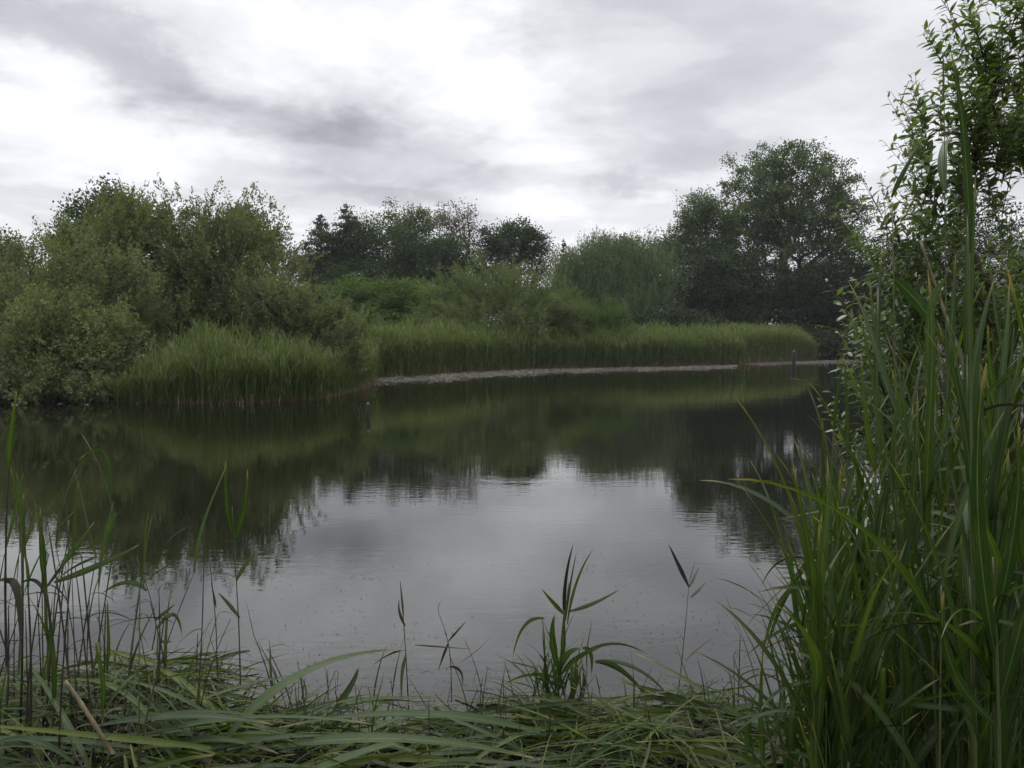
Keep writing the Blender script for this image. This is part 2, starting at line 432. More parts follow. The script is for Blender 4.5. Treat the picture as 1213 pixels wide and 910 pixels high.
def litter(front, back, n, label, seed):
    rng = np.random.default_rng(seed)
    fr = np.array([G(*p) for p in front]); bk = np.array([G(*p) for p in back])
    q = rng.random(n); w = rng.random(n) ** 0.8 * 1.25 - 0.25
    s1 = np.linspace(0, 1, len(fr)); s2 = np.linspace(0, 1, len(bk))
    f_ = np.stack([np.interp(q, s1, fr[:, k]) for k in range(3)], 1); b_ = np.stack([np.interp(q, s2, bk[:, k]) for k in range(3)], 1)
    p = f_ * (1 - w)[:, None] + b_ * w[:, None]
    keep = (np.sin(p[:, 0] * 2.1) + np.sin(p[:, 0] * 5.3 + p[:, 1] * 3) + rng.normal(0, .8, n) + w * 3) > 0.7
    p = p[keep]; m = len(p)
    p[:, 2] = np.where(w[keep] < .1, 0.006, 0.045) + rng.random(m) * 0.03
    a = rng.random(m) * 6.283
    ax = np.column_stack([np.cos(a), np.sin(a), rng.normal(0, .25, m)])
    nr = np.column_stack([rng.normal(0, .3, (m, 2)), np.ones(m)])
    v, f, ti = kites(p, ax, nr, rng.uniform(.03, .13, m), rng.uniform(.015, .04, m), rng.random(m))
    tag(link('reed_litter', mesh_np('reed_litter', v, f, [M['litter']], tint=ti)), label, 'litter', kind='stuff')
litter([(428, 456.5), (470, 454.5), (540, 450), (620, 445), (700, 441), (790, 439), (868, 437)], [(420, 449), (480, 446), (560, 441), (640, 438), (720, 437), (800, 435), (875, 434)], 26000, 'bleached reed litter strewn along the foot of the long reed bed', 51)
litter([(884, 433.0), (930, 431.8), (990, 430.6), (1060, 429.6)], [(880, 430.5), (930, 429.5), (990, 428), (1060, 427)], 9000, 'thin line of bleached litter at the far right end of the pond', 52)
# ------------------------------------------------------------------ trees
def lobes_px(lst, Y):
    out = []
    for (u, v, rx, ry, *dy) in lst:
        yy = Y + (dy[0] if dy else 0.0)
        s = yy / F
        out.append((P(u, v, yy), np.array([rx * s, rx * s * 0.85, ry * s])))
    return out

def sample_lobes(lobes, n, rng, shell=0.42, zmin=0.5):
    w = np.array([np.prod(r) ** 0.75 for _, r in lobes]); w /= w.sum()
    k = rng.choice(len(lobes), n, p=w)
    d = norm(rng.normal(size=(n, 3)))
    bump = 1 + 0.16 * np.sin(d[:, 0] * 5 + k) * np.sin(d[:, 2] * 6 + 2 * k) + 0.10 * np.sin(d[:, 1] * 9 + k)
    r = rng.random(n) ** shell * bump
    c = np.array([lobes[i][0] for i in k]); rad = np.array([lobes[i][1] for i in k])
    p = c + d * r[:, None] * rad
    p[:, 2] = np.where(p[:, 2] < zmin, zmin + rng.random(n) * 0.5, p[:, 2])
    return p

def skeleton(base, fork, clusters, rng, alpha=0.35, r_tip=0.012, expo=0.47, wob=0.02):
    base = np.asarray(base, float); fork = np.asarray(fork, float)
    nt_ = 9
    tt = np.linspace(0, 1, nt_)[:, None]
    H = np.linalg.norm(fork - base)
    nodes = list(base + (fork - base) * tt + np.concatenate([np.zeros((1, 3)), rng.normal(0, wob * H, (nt_ - 2, 3)), np.zeros((1, 3))]))
    par = [-1] + list(range(nt_ - 1)); plen = [H * k / nt_ for k in range(nt_)]
    order = np.argsort(np.linalg.norm(clusters - fork, axis=1))
    for ci in order:
        c = clusters[ci]
        A = np.array(nodes); pl = np.array(plen)
        dist = np.linalg.norm(A - c, axis=1)
        cost = dist + alpha * pl + 1.2 * np.maximum(A[:, 2] - c[2], 0)
        cost[:3] += H * 0.5
        j = int(np.argmin(cost)); a = A[j]; d = c - a; L = np.linalg.norm(d)
        prev = j
        for s_ in (0.35, 0.7, 1.0):
            q = a + d * s_ + np.array([0, 0, 0.10 * L * math.sin(s_ * math.pi)]) + (rng.normal(0, 0.05 * L, 3) if s_ < 1 else 0)
            nodes.append(q); par.append(prev); plen.append(plen[prev] + L * 0.35); prev = len(nodes) - 1
    A = np.array(nodes); par = np.array(par); cnt = np.zeros(len(A))
    leafn = np.setdiff1d(np.arange(len(A)), par)
    cnt[leafn] = 1
    for i in range(len(A) - 1, 0, -1):
        cnt[par[i]] += cnt[i]
    rad = r_tip * np.maximum(cnt, 1) ** expo
    return A, par, rad, nt_

def tree_wood(root, A, par, rad, nt_, mat, sides=5):
    org = np.array(root.location)
    tr = rad[:nt_].copy(); tr[0] *= 1.35
    v, f, uv = tube_path(A[:nt_] - org, tr, 9)
    link('trunk', mesh_np('trunk', v, f, [mat], smooth=True), root)
    # one ring per node, limbs grow out of their parent's ring
    rr = rad.copy(); rr[:nt_] *= .5
    d = np.empty_like(A); d[1:] = A[1:] - A[par[1:]]; d[0] = d[1]
    d = norm(d); x = norm(np.cross(d, np.array([0.31, 0.95, 0.05]))); y = np.cross(d, x)
    ang = np.arange(sides) * 2 * np.pi / sides
    v = A[:, None] + (x[:, None] * np.cos(ang)[None, :, None] + y[:, None] * np.sin(ang)[None, :, None]) * rr[:, None, None]
    i = np.arange(1, len(A)); q = np.arange(sides); q2 = (q + 1) % sides
    f = np.stack([par[i][:, None] * sides + q, par[i][:, None] * sides + q2, i[:, None] * sides + q2, i[:, None] * sides + q], -1).reshape(-1, 4)
    v = v.reshape(-1, 3) - org
    link('limbs', mesh_np('limbs', v, f, [mat], smooth=True), root)

def rand_axes(n, rng, out, wout=0.5, down=0.2):
    ax = rng.normal(size=(n, 3)) + out * wout; ax[:, 2] -= down
    nr = rng.normal(size=(n, 3)) * 0.7; nr[:, 2] += 0.6
    return ax, nr

def leaves_broad(cl, r, per, L, W, rng, ctr, flat=0.65):
    n = len(cl) * per
    k = np.repeat(np.arange(len(cl)), per)
    rr = r * rng.uniform(0.6, 1.35, len(cl))
    q = np.clip(rng.normal(size=(n, 3)), -2.0, 2.0) * 0.55 * np.array([1, 1, flat])
    c = cl[k] + q * rr[k][:, None]
    out = norm(c - ctr)
    ax, nr = rand_axes(n, rng, out)
    ti = np.clip(rng.random(len(cl))[k] * 0.6 + rng.random(n) * 0.4, 0, 1)
    return kites(c, ax, nr, L * rng.uniform(0.7, 1.3, n), W * rng.uniform(0.7, 1.3, n), ti)

def leaves_spray(cl, r, shoots, per, L, W, rng, ctr, upw=0.9, outw=0.5, curve=0.0):
    ns = len(cl) * shoots
    k = np.repeat(np.arange(len(cl)), shoots)
    s0 = cl[k] + rng.normal(size=(ns, 3)) * r * 0.4
    d = norm(np.array([0, 0, 1.0]) * upw + norm(s0 - ctr) * outw + rng.normal(size=(ns, 3)) * 0.35)
    ln = r * rng.uniform(0.8, 2.0, ns)
    n = ns * per; kk = np.repeat(np.arange(ns), per)
    tt = rng.random(n)
    c = s0[kk] + d[kk] * (tt * ln[kk])[:, None] + rng.normal(size=(n, 3)) * 0.03
    c[:, 2] -= curve * tt ** 2 * ln[kk]
    ax = d[kk] * 0.7 + rng.normal(size=(n, 3)) * 0.6
    nr = rng.normal(size=(n, 3)); nr[:, 2] += 0.5
    ti = np.clip(rng.random(len(cl))[k][kk] * 0.5 + rng.random(n) * 0.5, 0, 1)
    v, f, ti = kites(c, ax, nr, L * rng.uniform(0.7, 1.3, n), W * rng.uniform(0.7, 1.3, n), ti)
    return v, f, ti, s0, s0 + d * ln[:, None]

def leaves_weep(cl, r, strands, per, L, W, rng, maxlen, zmin):
    ns = len(cl) * strands
    k = np.repeat(np.arange(len(cl)), strands)
    s0 = cl[k] + rng.normal(size=(ns, 3)) * r * np.array([.55, .55, .35])
    ln = np.minimum(rng.uniform(0.25, 1.0, ns) * maxlen, np.maximum(s0[:, 2] - zmin, 0.3))
    n = ns * per; kk = np.repeat(np.arange(ns), per); tt = rng.random(n)
    c = s0[kk] + rng.normal(size=(n, 3)) * 0.07
    drift = rng.normal(size=(ns, 2)) * 0.12
    c[:, :2] += drift[kk] * (tt * ln[kk])[:, None]
    c[:, 2] -= tt * ln[kk]
    ax = rng.normal(size=(n, 3)) * 0.4; ax[:, 2] -= 1
    nr = rng.normal(size=(n, 3))
    ti = np.clip(rng.random(len(cl))[k][kk] * 0.5 + rng.random(n) * 0.5, 0, 1)
    return kites(c, ax, nr, L * rng.uniform(0.7, 1.4, n), W * rng.uniform(0.7, 1.3, n), ti)

def tree(name, label, cat, base_uv, Y, lobes, style, mat, K, per, L, W, rad, group=None, fork=None, shell=0.42,
         seed=0, r_tip=0.012, zmin=0.5, alpha=0.35, shoots=6, maxlen=3.0, **kw):
    rng = np.random.default_rng(seed + 100)
    lb = lobes_px(lobes, Y)
    bx = P(base_uv, 400, Y)
    gz = float(ground_z(bx[0], Y))
    base = np.array([bx[0], Y, max(gz, -0.2) - 0.05])
    root = empty(name, base); tag(root, label, cat, group)
    cl = sample_lobes(lb, K, rng, shell, zmin)
    ctr = np.mean([c for c, _ in lb], axis=0); ctr = np.array([ctr[0], ctr[1], ctr[2] - 1.0])
    fk = np.array([base[0], Y, base[2] + 0.5]) if fork is None else P(*fork, Y)
    A, par, rd, nt_ = skeleton(base, fk, cl, rng, alpha, r_tip)
    tree_wood(root, A, par, rd, nt_, M['bark'])
    if style == 'broad': v, f, ti = leaves_broad(cl, rad, per, L, W, rng, ctr, kw.get('flat', 0.65))
    elif style == 'spray': v, f, ti, _, _ = leaves_spray(cl, rad, shoots, per, L, W, rng, ctr, kw.get('upw', 0.9), kw.get('outw', 0.5), kw.get('curve', 0.0))
    elif style == 'weep': v, f, ti = leaves_weep(cl, rad, shoots, per, L, W, rng, maxlen, 0.9)
    link('crown', mesh_np('crown', v - base, f, [M[mat]], tint=ti), root)
    return root

def conifer(label, u, vtop, Y, half_px, seed, group=None):
    rng = np.random.default_rng(seed)
    top = P(u, vtop, Y); base = np.array([top[0], Y, 0.2])
    root = empty('conifer_tree', base); tag(root, label, 'tree', group)
    H = top[2] - base[2]; Rm = half_px * Y / F
    pts = np.array([[0, 0, 0], [0.05, 0, H * .3], [-0.05, 0.03, H * .6], [0, 0, H]])
    v, f, uv = tube_path(pts, [0.25, 0.2, 0.12, 0.02], 8)
    link('trunk', mesh_np('trunk', v, f, [M['bark']], smooth=True), root)
    C, AX, S, E = [], [], [], []
    z = H * 0.99; gap = 0.42
    while z > 1.2:
        fr = (H - z) / H
        Rz = Rm * min(1.0, (fr * 1.9) ** 0.9)
        for b in range(rng.integers(6, 10)):
            a = rng.random() * 6.283; ln = (Rz + 0.05) * rng.uniform(0.55, 1.2)
            d = np.array([math.cos(a), math.sin(a), rng.uniform(-0.10, 0.35)])
            s = np.array([0, 0, z + rng.normal(0, .1)])
            S.append(s); E.append(s + d * ln)
            n = int(8 + 75 * ln)
            tt = rng.random(n) ** 0.7
            q = s + d * (tt * ln)[:, None] + rng.normal(size=(n, 3)) * np.array([.16, .16, .10]) * (0.12 + ln * .5)
            q[:, 2] -= 0.10 * (tt * ln) ** 1.5 * 0.5
            C.append(q); AX.append(d * 0.8 + rng.normal(size=(n, 3)) * 0.5)
        z -= gap * rng.uniform(.7, 1.3); gap = min(gap * 1.06, 0.70)
    C = np.concatenate(C); AX = np.concatenate(AX); n = len(C)
    nr = rng.normal(size=(n, 3)); nr[:, 2] += .8
    v, f, ti = kites(C, AX, nr, rng.uniform(.12, .28, n), rng.uniform(.05, .10, n), rng.random(n))
    S = np.array(S); E = np.array(E); ln = np.linalg.norm(E - S, axis=1)
    tv, tf = tubes(S, E, 0.012 + 0.012 * ln, np.full(len(S), 0.006), 4)
    zc = np.arange(0.3, H * .985, 0.35); o0 = np.zeros_like(zc)
    cv, cf = tubes(np.column_stack([o0, o0, zc]), np.column_stack([o0, o0, zc + 0.62]), np.full(len(zc), .012), np.full(len(zc), .012), 4)
    tf = np.concatenate([tf, cf + len(tv)]); tv = np.concatenate([tv, cv])
    link('limbs', mesh_np('limbs', tv, tf, [M['bark']]), root)
    link('crown', mesh_np('crown', v, f, [M['l_fir']], tint=ti), root)

# --- left promontory willows
GW = 'willow bushes on the left bank'
tree('willow_bush', 'pale grey willow bush sloping forward from the tall olive one toward the water', 'bush', 110, 23.4,
     [(110, 380, 74, 56), (40, 385, 70, 50), (165, 372, 44, 46), (-30, 390, 60, 50), (120, 330, 60, 40)], 'spray', 'l_sallow', 330, 24, 0.10, 0.042, 0.36, GW, seed=43, shoots=6, shell=0.5)
tree('willow_bush', 'broad grey green willow bush directly above the left reed clump', 'bush', 270, 26.5,
     [(262, 318, 72, 72), (322, 350, 42, 66), (210, 318, 56, 68), (290, 285, 45, 46), (225, 295, 46, 50), (275, 390, 95, 56), (230, 370, 70, 50)], 'spray', 'l_sallow', 480, 26, 0.11, 0.045, 0.42, GW, seed=1, shoots=6, shell=0.5)
tree('willow_bush', 'tall olive willow bush rising over the left end of the bank', 'bush', 130, 26.0,
     [(150, 312, 62, 66), (95, 330, 56, 58), (60, 360, 50, 56), (160, 275, 44, 36), (120, 390, 90, 56)], 'spray', 'l_sallow2', 420, 26, 0.11, 0.045, 0.42, GW, seed=2, shoots=6, shell=0.5)
tree('willow_bush', 'rounded willow bush cut off by the left edge of the view', 'bush', 0, 25.0,
     [(5, 370, 62, 60), (-50, 350, 60, 70), (30, 400, 55, 45)], 'spray', 'l_sallow', 220, 26, 0.11, 0.045, 0.42, GW, seed=3, shoots=6, shell=0.5)
tree('willow_bush', 'low willow bush drooping to the waterline left of the reed clump', 'bush', 85, 21.4,
     [(80, 430, 68, 48), (30, 436, 50, 42), (-20, 436, 50, 42), (125, 425, 40, 52), (70, 390, 50, 40)], 'spray', 'l_sallow2', 330, 24, 0.10, 0.042, 0.36, GW, seed=4, shoots=6, shell=0.5, zmin=0.08, upw=0.45)
tree('willow_bush', 'low leafy fringe of willow touching the water at the left edge', 'bush', 60, 20.6,
     [(60, 462, 60, 16), (10, 462, 50, 18), (105, 462, 44, 16), (-40, 458, 50, 22)], 'spray', 'l_sallow', 170, 22, 0.10, 0.042, 0.26, GW, seed=42, shoots=6, shell=0.6, zmin=0.02, upw=0.3)
tree('willow_bush', 'small grey willow shrub leaning over the right end of the reed clump', 'bush', 378, 24.5,
     [(378, 392, 44, 36), (345, 372, 36, 38), (408, 405, 26, 34), (390, 425, 36, 26), (320, 365, 40, 34)], 'spray', 'l_sallow', 210, 24, 0.10, 0.040, 0.32, GW, seed=5, shoots=6, shell=0.5, zmin=0.3)
# trees behind them
tree('willow_bush', 'dark inner willow bush seen only through the gaps of the left willows', 'bush', 190, 31,
     [(190, 360, 120, 44), (270, 350, 80, 50), (90, 370, 90, 40), (330, 385, 60, 34)], 'broad', 'l_wood', 260, 120, 0.15, 0.09, 0.6, seed=41, shell=0.45)
tree('broadleaf_tree', 'dark tree whose top stands highest above the left willows', 'tree', 125, 44, [(125, 252, 44, 30), (95, 262, 22, 20), (150, 250, 26, 22), (70, 290, 26, 18), (125, 300, 50, 40)],
     'broad', 'l_alder', 120, 120, 0.17, 0.10, 0.75, fork=(125, 320), seed=6, r_tip=0.02)
tree('broadleaf_tree', 'thin dark tree peeping over the right shoulder of the left willows', 'tree', 300, 44, [(292, 262, 26, 20), (318, 285, 20, 22), (300, 310, 26, 30)],
     'broad', 'l_alder', 60, 100, 0.17, 0.10, 0.65, fork=(300, 320), seed=7, r_tip=0.02)
tree('broadleaf_tree', 'spindly sparse tree in the gap beside the dark conifers', 'tree', 346, 48, [(346, 306, 12, 20), (340, 325, 14, 12)],
     'broad', 'l_brown', 26, 40, 0.16, 0.10, 0.5, fork=(346, 335), seed=8, r_tip=0.018)
tree('broadleaf_tree', 'small dark tree against the sky at the far left edge', 'tree', 5, 62, [(6, 292, 22, 22), (-25, 295, 28, 26), (0, 320, 36, 24)],
     'broad', 'l_alder', 80, 110, 0.2, 0.12, 0.8, fork=(5, 330), seed=9, r_tip=0.022)
# --- middle distance
conifer('tall dark conifer with the highest spire beside the pale topped tree', 410, 243, 72, 52, 21)
conifer('dark conifer with a lower blunt spire, left of its taller twin', 380, 256, 72, 46, 22)
conifer('small dark conifer edging the gap behind the left willows', 362, 288, 70, 26, 23)
tree('alder_tree', 'dense dark alder with a flat top beside the conifers', 'tree', 455, 72, [(450, 296, 42, 36), (415, 300, 40, 44), (385, 312, 34, 44), (480, 318, 34, 40), (430, 340, 80, 36)],
     'broad', 'l_alder', 360, 140, 0.2, 0.12, 0.95, fork=(455, 340), seed=10, r_tip=0.02)
tree('alder_tree', 'dark rounded alder below the bronze tree', 'tree', 515, 71, [(512, 308, 42, 36), (540, 320, 28, 32), (515, 345, 48, 30)],
     'broad', 'l_alder', 180, 140, 0.2, 0.12, 0.95, fork=(515, 345), seed=11, r_tip=0.02)
tree('broadleaf_tree', 'mid green tree with a pale clumped top above the dark alders', 'tree', 470, 80, [(466, 262, 20, 20), (486, 258, 18, 16), (478, 285, 24, 18), (508, 268, 18, 22), (500, 300, 30, 20)],
     'broad', 'l_broad', 95, 130, 0.22, 0.13, 0.95, fork=(480, 330), seed=12, r_tip=0.025)
tree('broadleaf_tree', 'airy bronze tinged tree with sky showing through its crown', 'tree', 542, 78, [(540, 258, 24, 20), (552, 275, 16, 28), (530, 268, 20, 26), (545, 300, 22, 26)],
     'broad', 'l_brown', 100, 34, 0.20, 0.12, 0.85, fork=(543, 335), seed=13, r_tip=0.024)
tree('broadleaf_tree', 'round topped dark tree on bare forked limbs standing alone against the sky', 'tree', 604, 80, [(603, 288, 38, 24), (580, 294, 22, 24), (630, 292, 22, 22), (606, 276, 30, 14), (640, 300, 10, 12), (598, 312, 36, 20), (574, 318, 16, 20), (632, 312, 14, 14)],
     'broad', 'l_alder', 170, 110, 0.22, 0.13, 0.8, fork=(600, 345), seed=14, r_tip=0.03)
tree('broadleaf_tree', 'dark low tree filling the gap under the round topped tree', 'tree', 600, 79, [(600, 352, 60, 24), (560, 345, 30, 30), (650, 335, 26, 32)],
     'broad', 'l_alder', 110, 120, 0.22, 0.13, 0.95, fork=(600, 370), seed=15, r_tip=0.02)
conifer('tiny conifer tip peeping up left of the weeping willow', 668, 287, 86, 18, 24)
tree('weeping_willow', 'large pale weeping willow with hanging strands', 'tree', 735, 64, [(730, 308, 56, 36), (768, 322, 38, 44), (685, 314, 38, 30), (715, 288, 30, 15), (735, 345, 68, 38), (757, 290, 26, 15)],
     'weep', 'l_weep', 520, 18, 0.20, 0.05, 0.9, fork=(735, 350), seed=16, r_tip=0.022, shoots=13, maxlen=3.2)
tree('broadleaf_tree', 'dark tree top visible between the weeping willow and the giant poplar', 'tree', 795, 78, [(785, 300, 22, 18), (805, 315, 24, 30), (745, 292, 16, 12)],
     'broad', 'l_alder', 70, 120, 0.22, 0.13, 0.9, fork=(798, 345), seed=17, r_tip=0.022)
# --- big tree at the right and its dark companions
tree('poplar_tree', 'giant grey green poplar towering over the right end of the pond', 'tree', 934, 70,
     [(930, 228, 68, 54), (982, 240, 46, 58), (880, 238, 42, 50), (940, 196, 58, 28), (905, 290, 56, 44), (985, 300, 50, 40), (1010, 275, 28, 50), (940, 260, 70, 44)],
     'broad', 'l_poplar', 760, 86, 0.19, 0.125, 0.64, fork=(934, 330), seed=18, r_tip=0.027, alpha=0.3, shell=0.5)
tree('broadleaf_tree', 'leafy dark tree leaning out on the left flank of the giant poplar', 'tree', 835, 68, [(826, 252, 26, 26), (850, 270, 36, 36), (812, 285, 18, 26), (845, 320, 46, 40)],
     'broad', 'l_poplar', 260, 140, 0.165, 0.11, 0.85, fork=(840, 330), seed=19, r_tip=0.024)
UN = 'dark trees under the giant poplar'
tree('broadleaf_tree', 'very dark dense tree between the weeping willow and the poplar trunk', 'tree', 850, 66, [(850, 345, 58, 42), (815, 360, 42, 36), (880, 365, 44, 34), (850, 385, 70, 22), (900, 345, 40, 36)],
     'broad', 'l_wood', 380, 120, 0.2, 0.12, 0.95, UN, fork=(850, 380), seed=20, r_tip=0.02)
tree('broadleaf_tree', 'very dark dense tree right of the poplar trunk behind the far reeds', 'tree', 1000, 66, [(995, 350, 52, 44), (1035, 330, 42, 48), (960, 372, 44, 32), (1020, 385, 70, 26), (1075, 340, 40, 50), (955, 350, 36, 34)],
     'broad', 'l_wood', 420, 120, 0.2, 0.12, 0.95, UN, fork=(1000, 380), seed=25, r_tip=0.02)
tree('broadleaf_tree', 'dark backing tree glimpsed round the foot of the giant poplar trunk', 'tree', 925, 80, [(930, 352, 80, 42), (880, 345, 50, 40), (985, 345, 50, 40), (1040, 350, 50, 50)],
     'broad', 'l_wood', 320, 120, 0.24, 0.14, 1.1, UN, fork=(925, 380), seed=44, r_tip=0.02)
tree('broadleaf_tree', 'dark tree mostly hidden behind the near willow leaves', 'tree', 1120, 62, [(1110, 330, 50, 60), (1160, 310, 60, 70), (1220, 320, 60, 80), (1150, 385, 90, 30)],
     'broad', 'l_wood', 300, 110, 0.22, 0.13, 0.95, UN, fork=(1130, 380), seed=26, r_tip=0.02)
# --- bushes behind the reed bed
tree('leafy_bush', 'dense bright green bush behind the reeds, beneath the dark conifers', 'bush', 450, 47, [(445, 358, 50, 32), (405, 358, 30, 30), (490, 360, 34, 30), (450, 382, 66, 24)],
     'broad', 'l_bush', 190, 150, 0.15, 0.10, 0.55, seed=27, shell=0.4)
tree('osier_bush', 'wide dome shaped willow bush in the middle behind the reeds', 'bush', 580, 44, [(578, 346, 52, 38), (540, 362, 46, 32), (625, 358, 48, 34), (580, 380, 100, 30), (655, 374, 46, 26)],
     'spray', 'l_dome', 520, 22, 0.12, 0.035, 0.36, seed=28, shoots=7, shell=0.42, upw=0.35, outw=0.9)
tree('osier_bush', 'low pale green bush tapering off at the right end of the dome bush', 'bush', 705, 45, [(700, 378, 36, 20), (728, 385, 22, 14), (672, 372, 28, 24)],
     'spray', 'l_bush', 130, 22, 0.12, 0.04, 0.34, seed=29, shoots=6, shell=0.45)
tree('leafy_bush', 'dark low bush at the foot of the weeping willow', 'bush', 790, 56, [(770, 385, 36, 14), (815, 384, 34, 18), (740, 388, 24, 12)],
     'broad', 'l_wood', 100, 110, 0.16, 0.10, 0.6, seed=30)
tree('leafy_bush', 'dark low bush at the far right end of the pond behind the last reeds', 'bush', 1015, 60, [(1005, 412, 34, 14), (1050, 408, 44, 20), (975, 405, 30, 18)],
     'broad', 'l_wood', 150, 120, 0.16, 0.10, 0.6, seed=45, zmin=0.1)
# --- far wood closing the view
rng = np.random.default_rng(5)
n = 1100
uu = rng.uniform(-260, 1420, n); yy = rng.uniform(88, 112, n)
topv = np.where(uu > 770, 335, 352) + 14 * np.sin(uu / 37.0) + 9 * np.sin(uu / 13.0 + 1)
cl = np.array([P(u, rng.uniform(tv, 402), y) for u, tv, y in zip(uu, topv, yy)])
v, f, ti = leaves_broad(cl, 1.9, 90, 0.34, 0.2, rng, cl.mean(0) - np.array([0, 0, 30]))
fw = link('far_wood', mesh_np('far_wood', v, f, [M['l_wood']], tint=ti)); tag(fw, 'dark distant wood filling the gaps between the trees', 'wood', kind='stuff')

# ------------------------------------------------------------------ distant reed beds
def reed_bed(name, label, base, h, rng, nleaf, wl, ws, ndead, plume_frac=0.0):
    """base n x 2, heights n: stems with arching leaves, plus dead straw coloured stems"""
    acc = Acc()
    n = len(base); gz = np.maximum(ground_z(base[:, 0], base[:, 1]), -0.15) - 0.03
    b3 = np.column_stack([base, gz])
    lean = rng.normal(size=(n, 3)) * 0.06; lean[:, 2] = 0
    tip = b3 + np.column_stack([np.zeros((n, 2)), h]) + lean * h[:, None]
    ax = tip - b3
    nr = rng.normal(size=(n, 3)); nr[:, 2] = 0
    v, f, t_ = kites(b3, ax, nr, np.linalg.norm(ax, axis=1), ws, rng.random(n)); acc.add(v, f, 0, t_)
    m = n * nleaf; k = np.repeat(np.arange(n), nleaf)
    tt = np.tile((np.arange(nleaf) + 0.5) / nleaf, n) * 0.72 + 0.27 + rng.normal(0, 0.05, m)
    p0 = b3[k] + ax[k] * np.clip(tt, .2, 1)[:, None]
    a = rng.random(m) * 6.283
    o = np.column_stack([np.cos(a), np.sin(a), np.zeros(m)])
    up = np.array([0, 0, 1.0])
    l1 = rng.uniform(0.16, 0.30, m); l2 = rng.uniform(0.10, 0.24, m)
    e1 = o * rng.uniform(0.25, 0.6, m)[:, None] + up
    e2 = o * rng.uniform(0.5, 1.0, m)[:, None] + up * rng.uniform(-0.15, 1.0, m)[:, None]
    p1 = p0 + norm(e1) * l1[:, None]; p2 = p1 + norm(e2) * l2[:, None]
    s = norm(np.cross(o, up)) * (wl * rng.uniform(0.7, 1.2, m) / 2)[:, None]
    V = np.stack([p0 - s * .5, p0 + s * .5, p1 + s, p1 - s, p2 - s * .08, p2 + s * .08], 1).reshape(-1, 3)
    i = np.arange(m)[:, None] * 6
    f = np.concatenate([i + np.array([[0, 1, 2, 3]]), i + np.array([[3, 2, 5, 4]])])
    acc.add(V, f, 0, np.repeat(np.clip(rng.random(n)[k] * .6 + rng.random(m) * .4, 0, 1), 6))
    if ndead:
        q = rng.choice(n, ndead)
        bd = b3[q] + np.column_stack([rng.normal(0, .06, (ndead, 2)), np.zeros(ndead)])
        axd = np.column_stack([rng.normal(0, .10, (ndead, 2)), np.ones(ndead)])
        nr = rng.normal(size=(ndead, 3)); nr[:, 2] = 0
        v, f, t_ = kites(bd, axd, nr, h[q] * rng.uniform(0.12, 0.46, ndead), ws * 1.7, rng.random(ndead)); acc.add(v, f, 1, t_)
        # limp dead leaves low on the stems
        z = rng.uniform(0.08, 0.5, ndead)
        c = b3[q] + ax[q] * z[:, None]
        axl = rng.normal(size=(ndead, 3)) * .6; axl[:, 2] -= .5
        v, f, t_ = kites(c, axl, rng.normal(size=(ndead, 3)), rng.uniform(.12, .3, ndead), wl * .9, rng.random(ndead)); acc.add(v, f, 1, t_)
    if plume_frac:
        q = np.where(rng.random(n) < plume_frac)[0]
        c = np.repeat(tip[q], 5, axis=0); axp = rng.normal(size=(len(c), 3)) * .35; axp[:, 2] += 1
        v, f, t_ = kites(c, axp, rng.normal(size=(len(c), 3)), rng.uniform(.12, .26, len(c)), .03, rng.random(len(c))); acc.add(v, f, 2, t_)
    o_ = link(name, acc.mesh(name, [M['reedbed'], M['reedtan'], M['plume']]))
    tag(o_, label, 'reeds', kind='stuff')

def along(front, depth, n, rng, bias=1.6, jitter=0.0):
    """random ground points behind a front line given in photo pixels at the waterline"""
    fr = np.array([G(*p)[:2] for p in front])
    s = np.concatenate([[0], np.cumsum(np.linalg.norm(np.diff(fr, axis=0), axis=1))])
    tt = rng.random(n) * s[-1]
    x = np.interp(tt, s, fr[:, 0]); y = np.interp(tt, s, fr[:, 1])
    dd = rng.random(n) ** bias * depth
    return np.column_stack([x + rng.normal(0, .1, n), y + dd - 0.25 * rng.random(n)]), dd

rng = np.random.default_rng(31)
b, dd = along([(140, 477), (200, 478), (270, 478), (330, 476), (375, 473), (408, 466), (424, 458)], 3.4, 6500, rng)
uu = CU + b[:, 0] / b[:, 1] * F
hh = (1.14 + 0.10 * np.sin(uu / 17.0) + 0.08 * np.sin(uu / 6.3) + 0.34 * np.exp(-((uu - 275) / 62.0) ** 2)) * np.clip(rng.normal(0.95, .13, len(b)), .6, 1.35) * np.clip(.74 + dd * .5, 0, 1.08) * (.55 + .45 * np.clip((uu - 138) / 45.0, 0, 1)) * (1 + .10 * np.sin(b[:, 0] * 3.7 + 1) * np.sin(b[:, 1] * 2.9))
reed_bed('reed_clump', 'tall green reed clump with brown bases at the water edge under the left willows', b, hh, rng, 8, 0.019, 0.012, 3600, 0.05)
b, dd = along([(418, 452), (470, 448), (540, 443), (620, 438.5), (700, 437), (790, 435.5), (880, 432.5)], 5.0, 12500, rng, 1.5)
hh = (1.92 + 0.08 * np.sin(b[:, 0] * 1.7)) * np.clip(rng.normal(0.95, .09, len(b)), .65, 1.3) * (1 + .06 * np.sin(b[:, 0] * 4.3 + b[:, 1] * 2)) * np.clip(.80 + dd * .25, 0, 1.06)
reed_bed('reed_bed', 'long even reed bed with brown stem bases along the far bank', b, hh, rng, 7, 0.032, 0.016, 7000, 0.03)
b, dd = along([(878, 431.5), (915, 430), (966, 428)], 5.0, 4200, rng, 1.3)
uu = CU + b[:, 0] / b[:, 1] * F
hh = 2.15 * rng.uniform(0.86, 1.08, len(b)) * np.clip(1 - (uu - 945) / 60.0, 0.6, 1.0)
reed_bed('reed_bed', 'rounded far end of the reeds below the giant poplar', b, hh, rng, 6, 0.036, 0.02, 2600, 0.04)

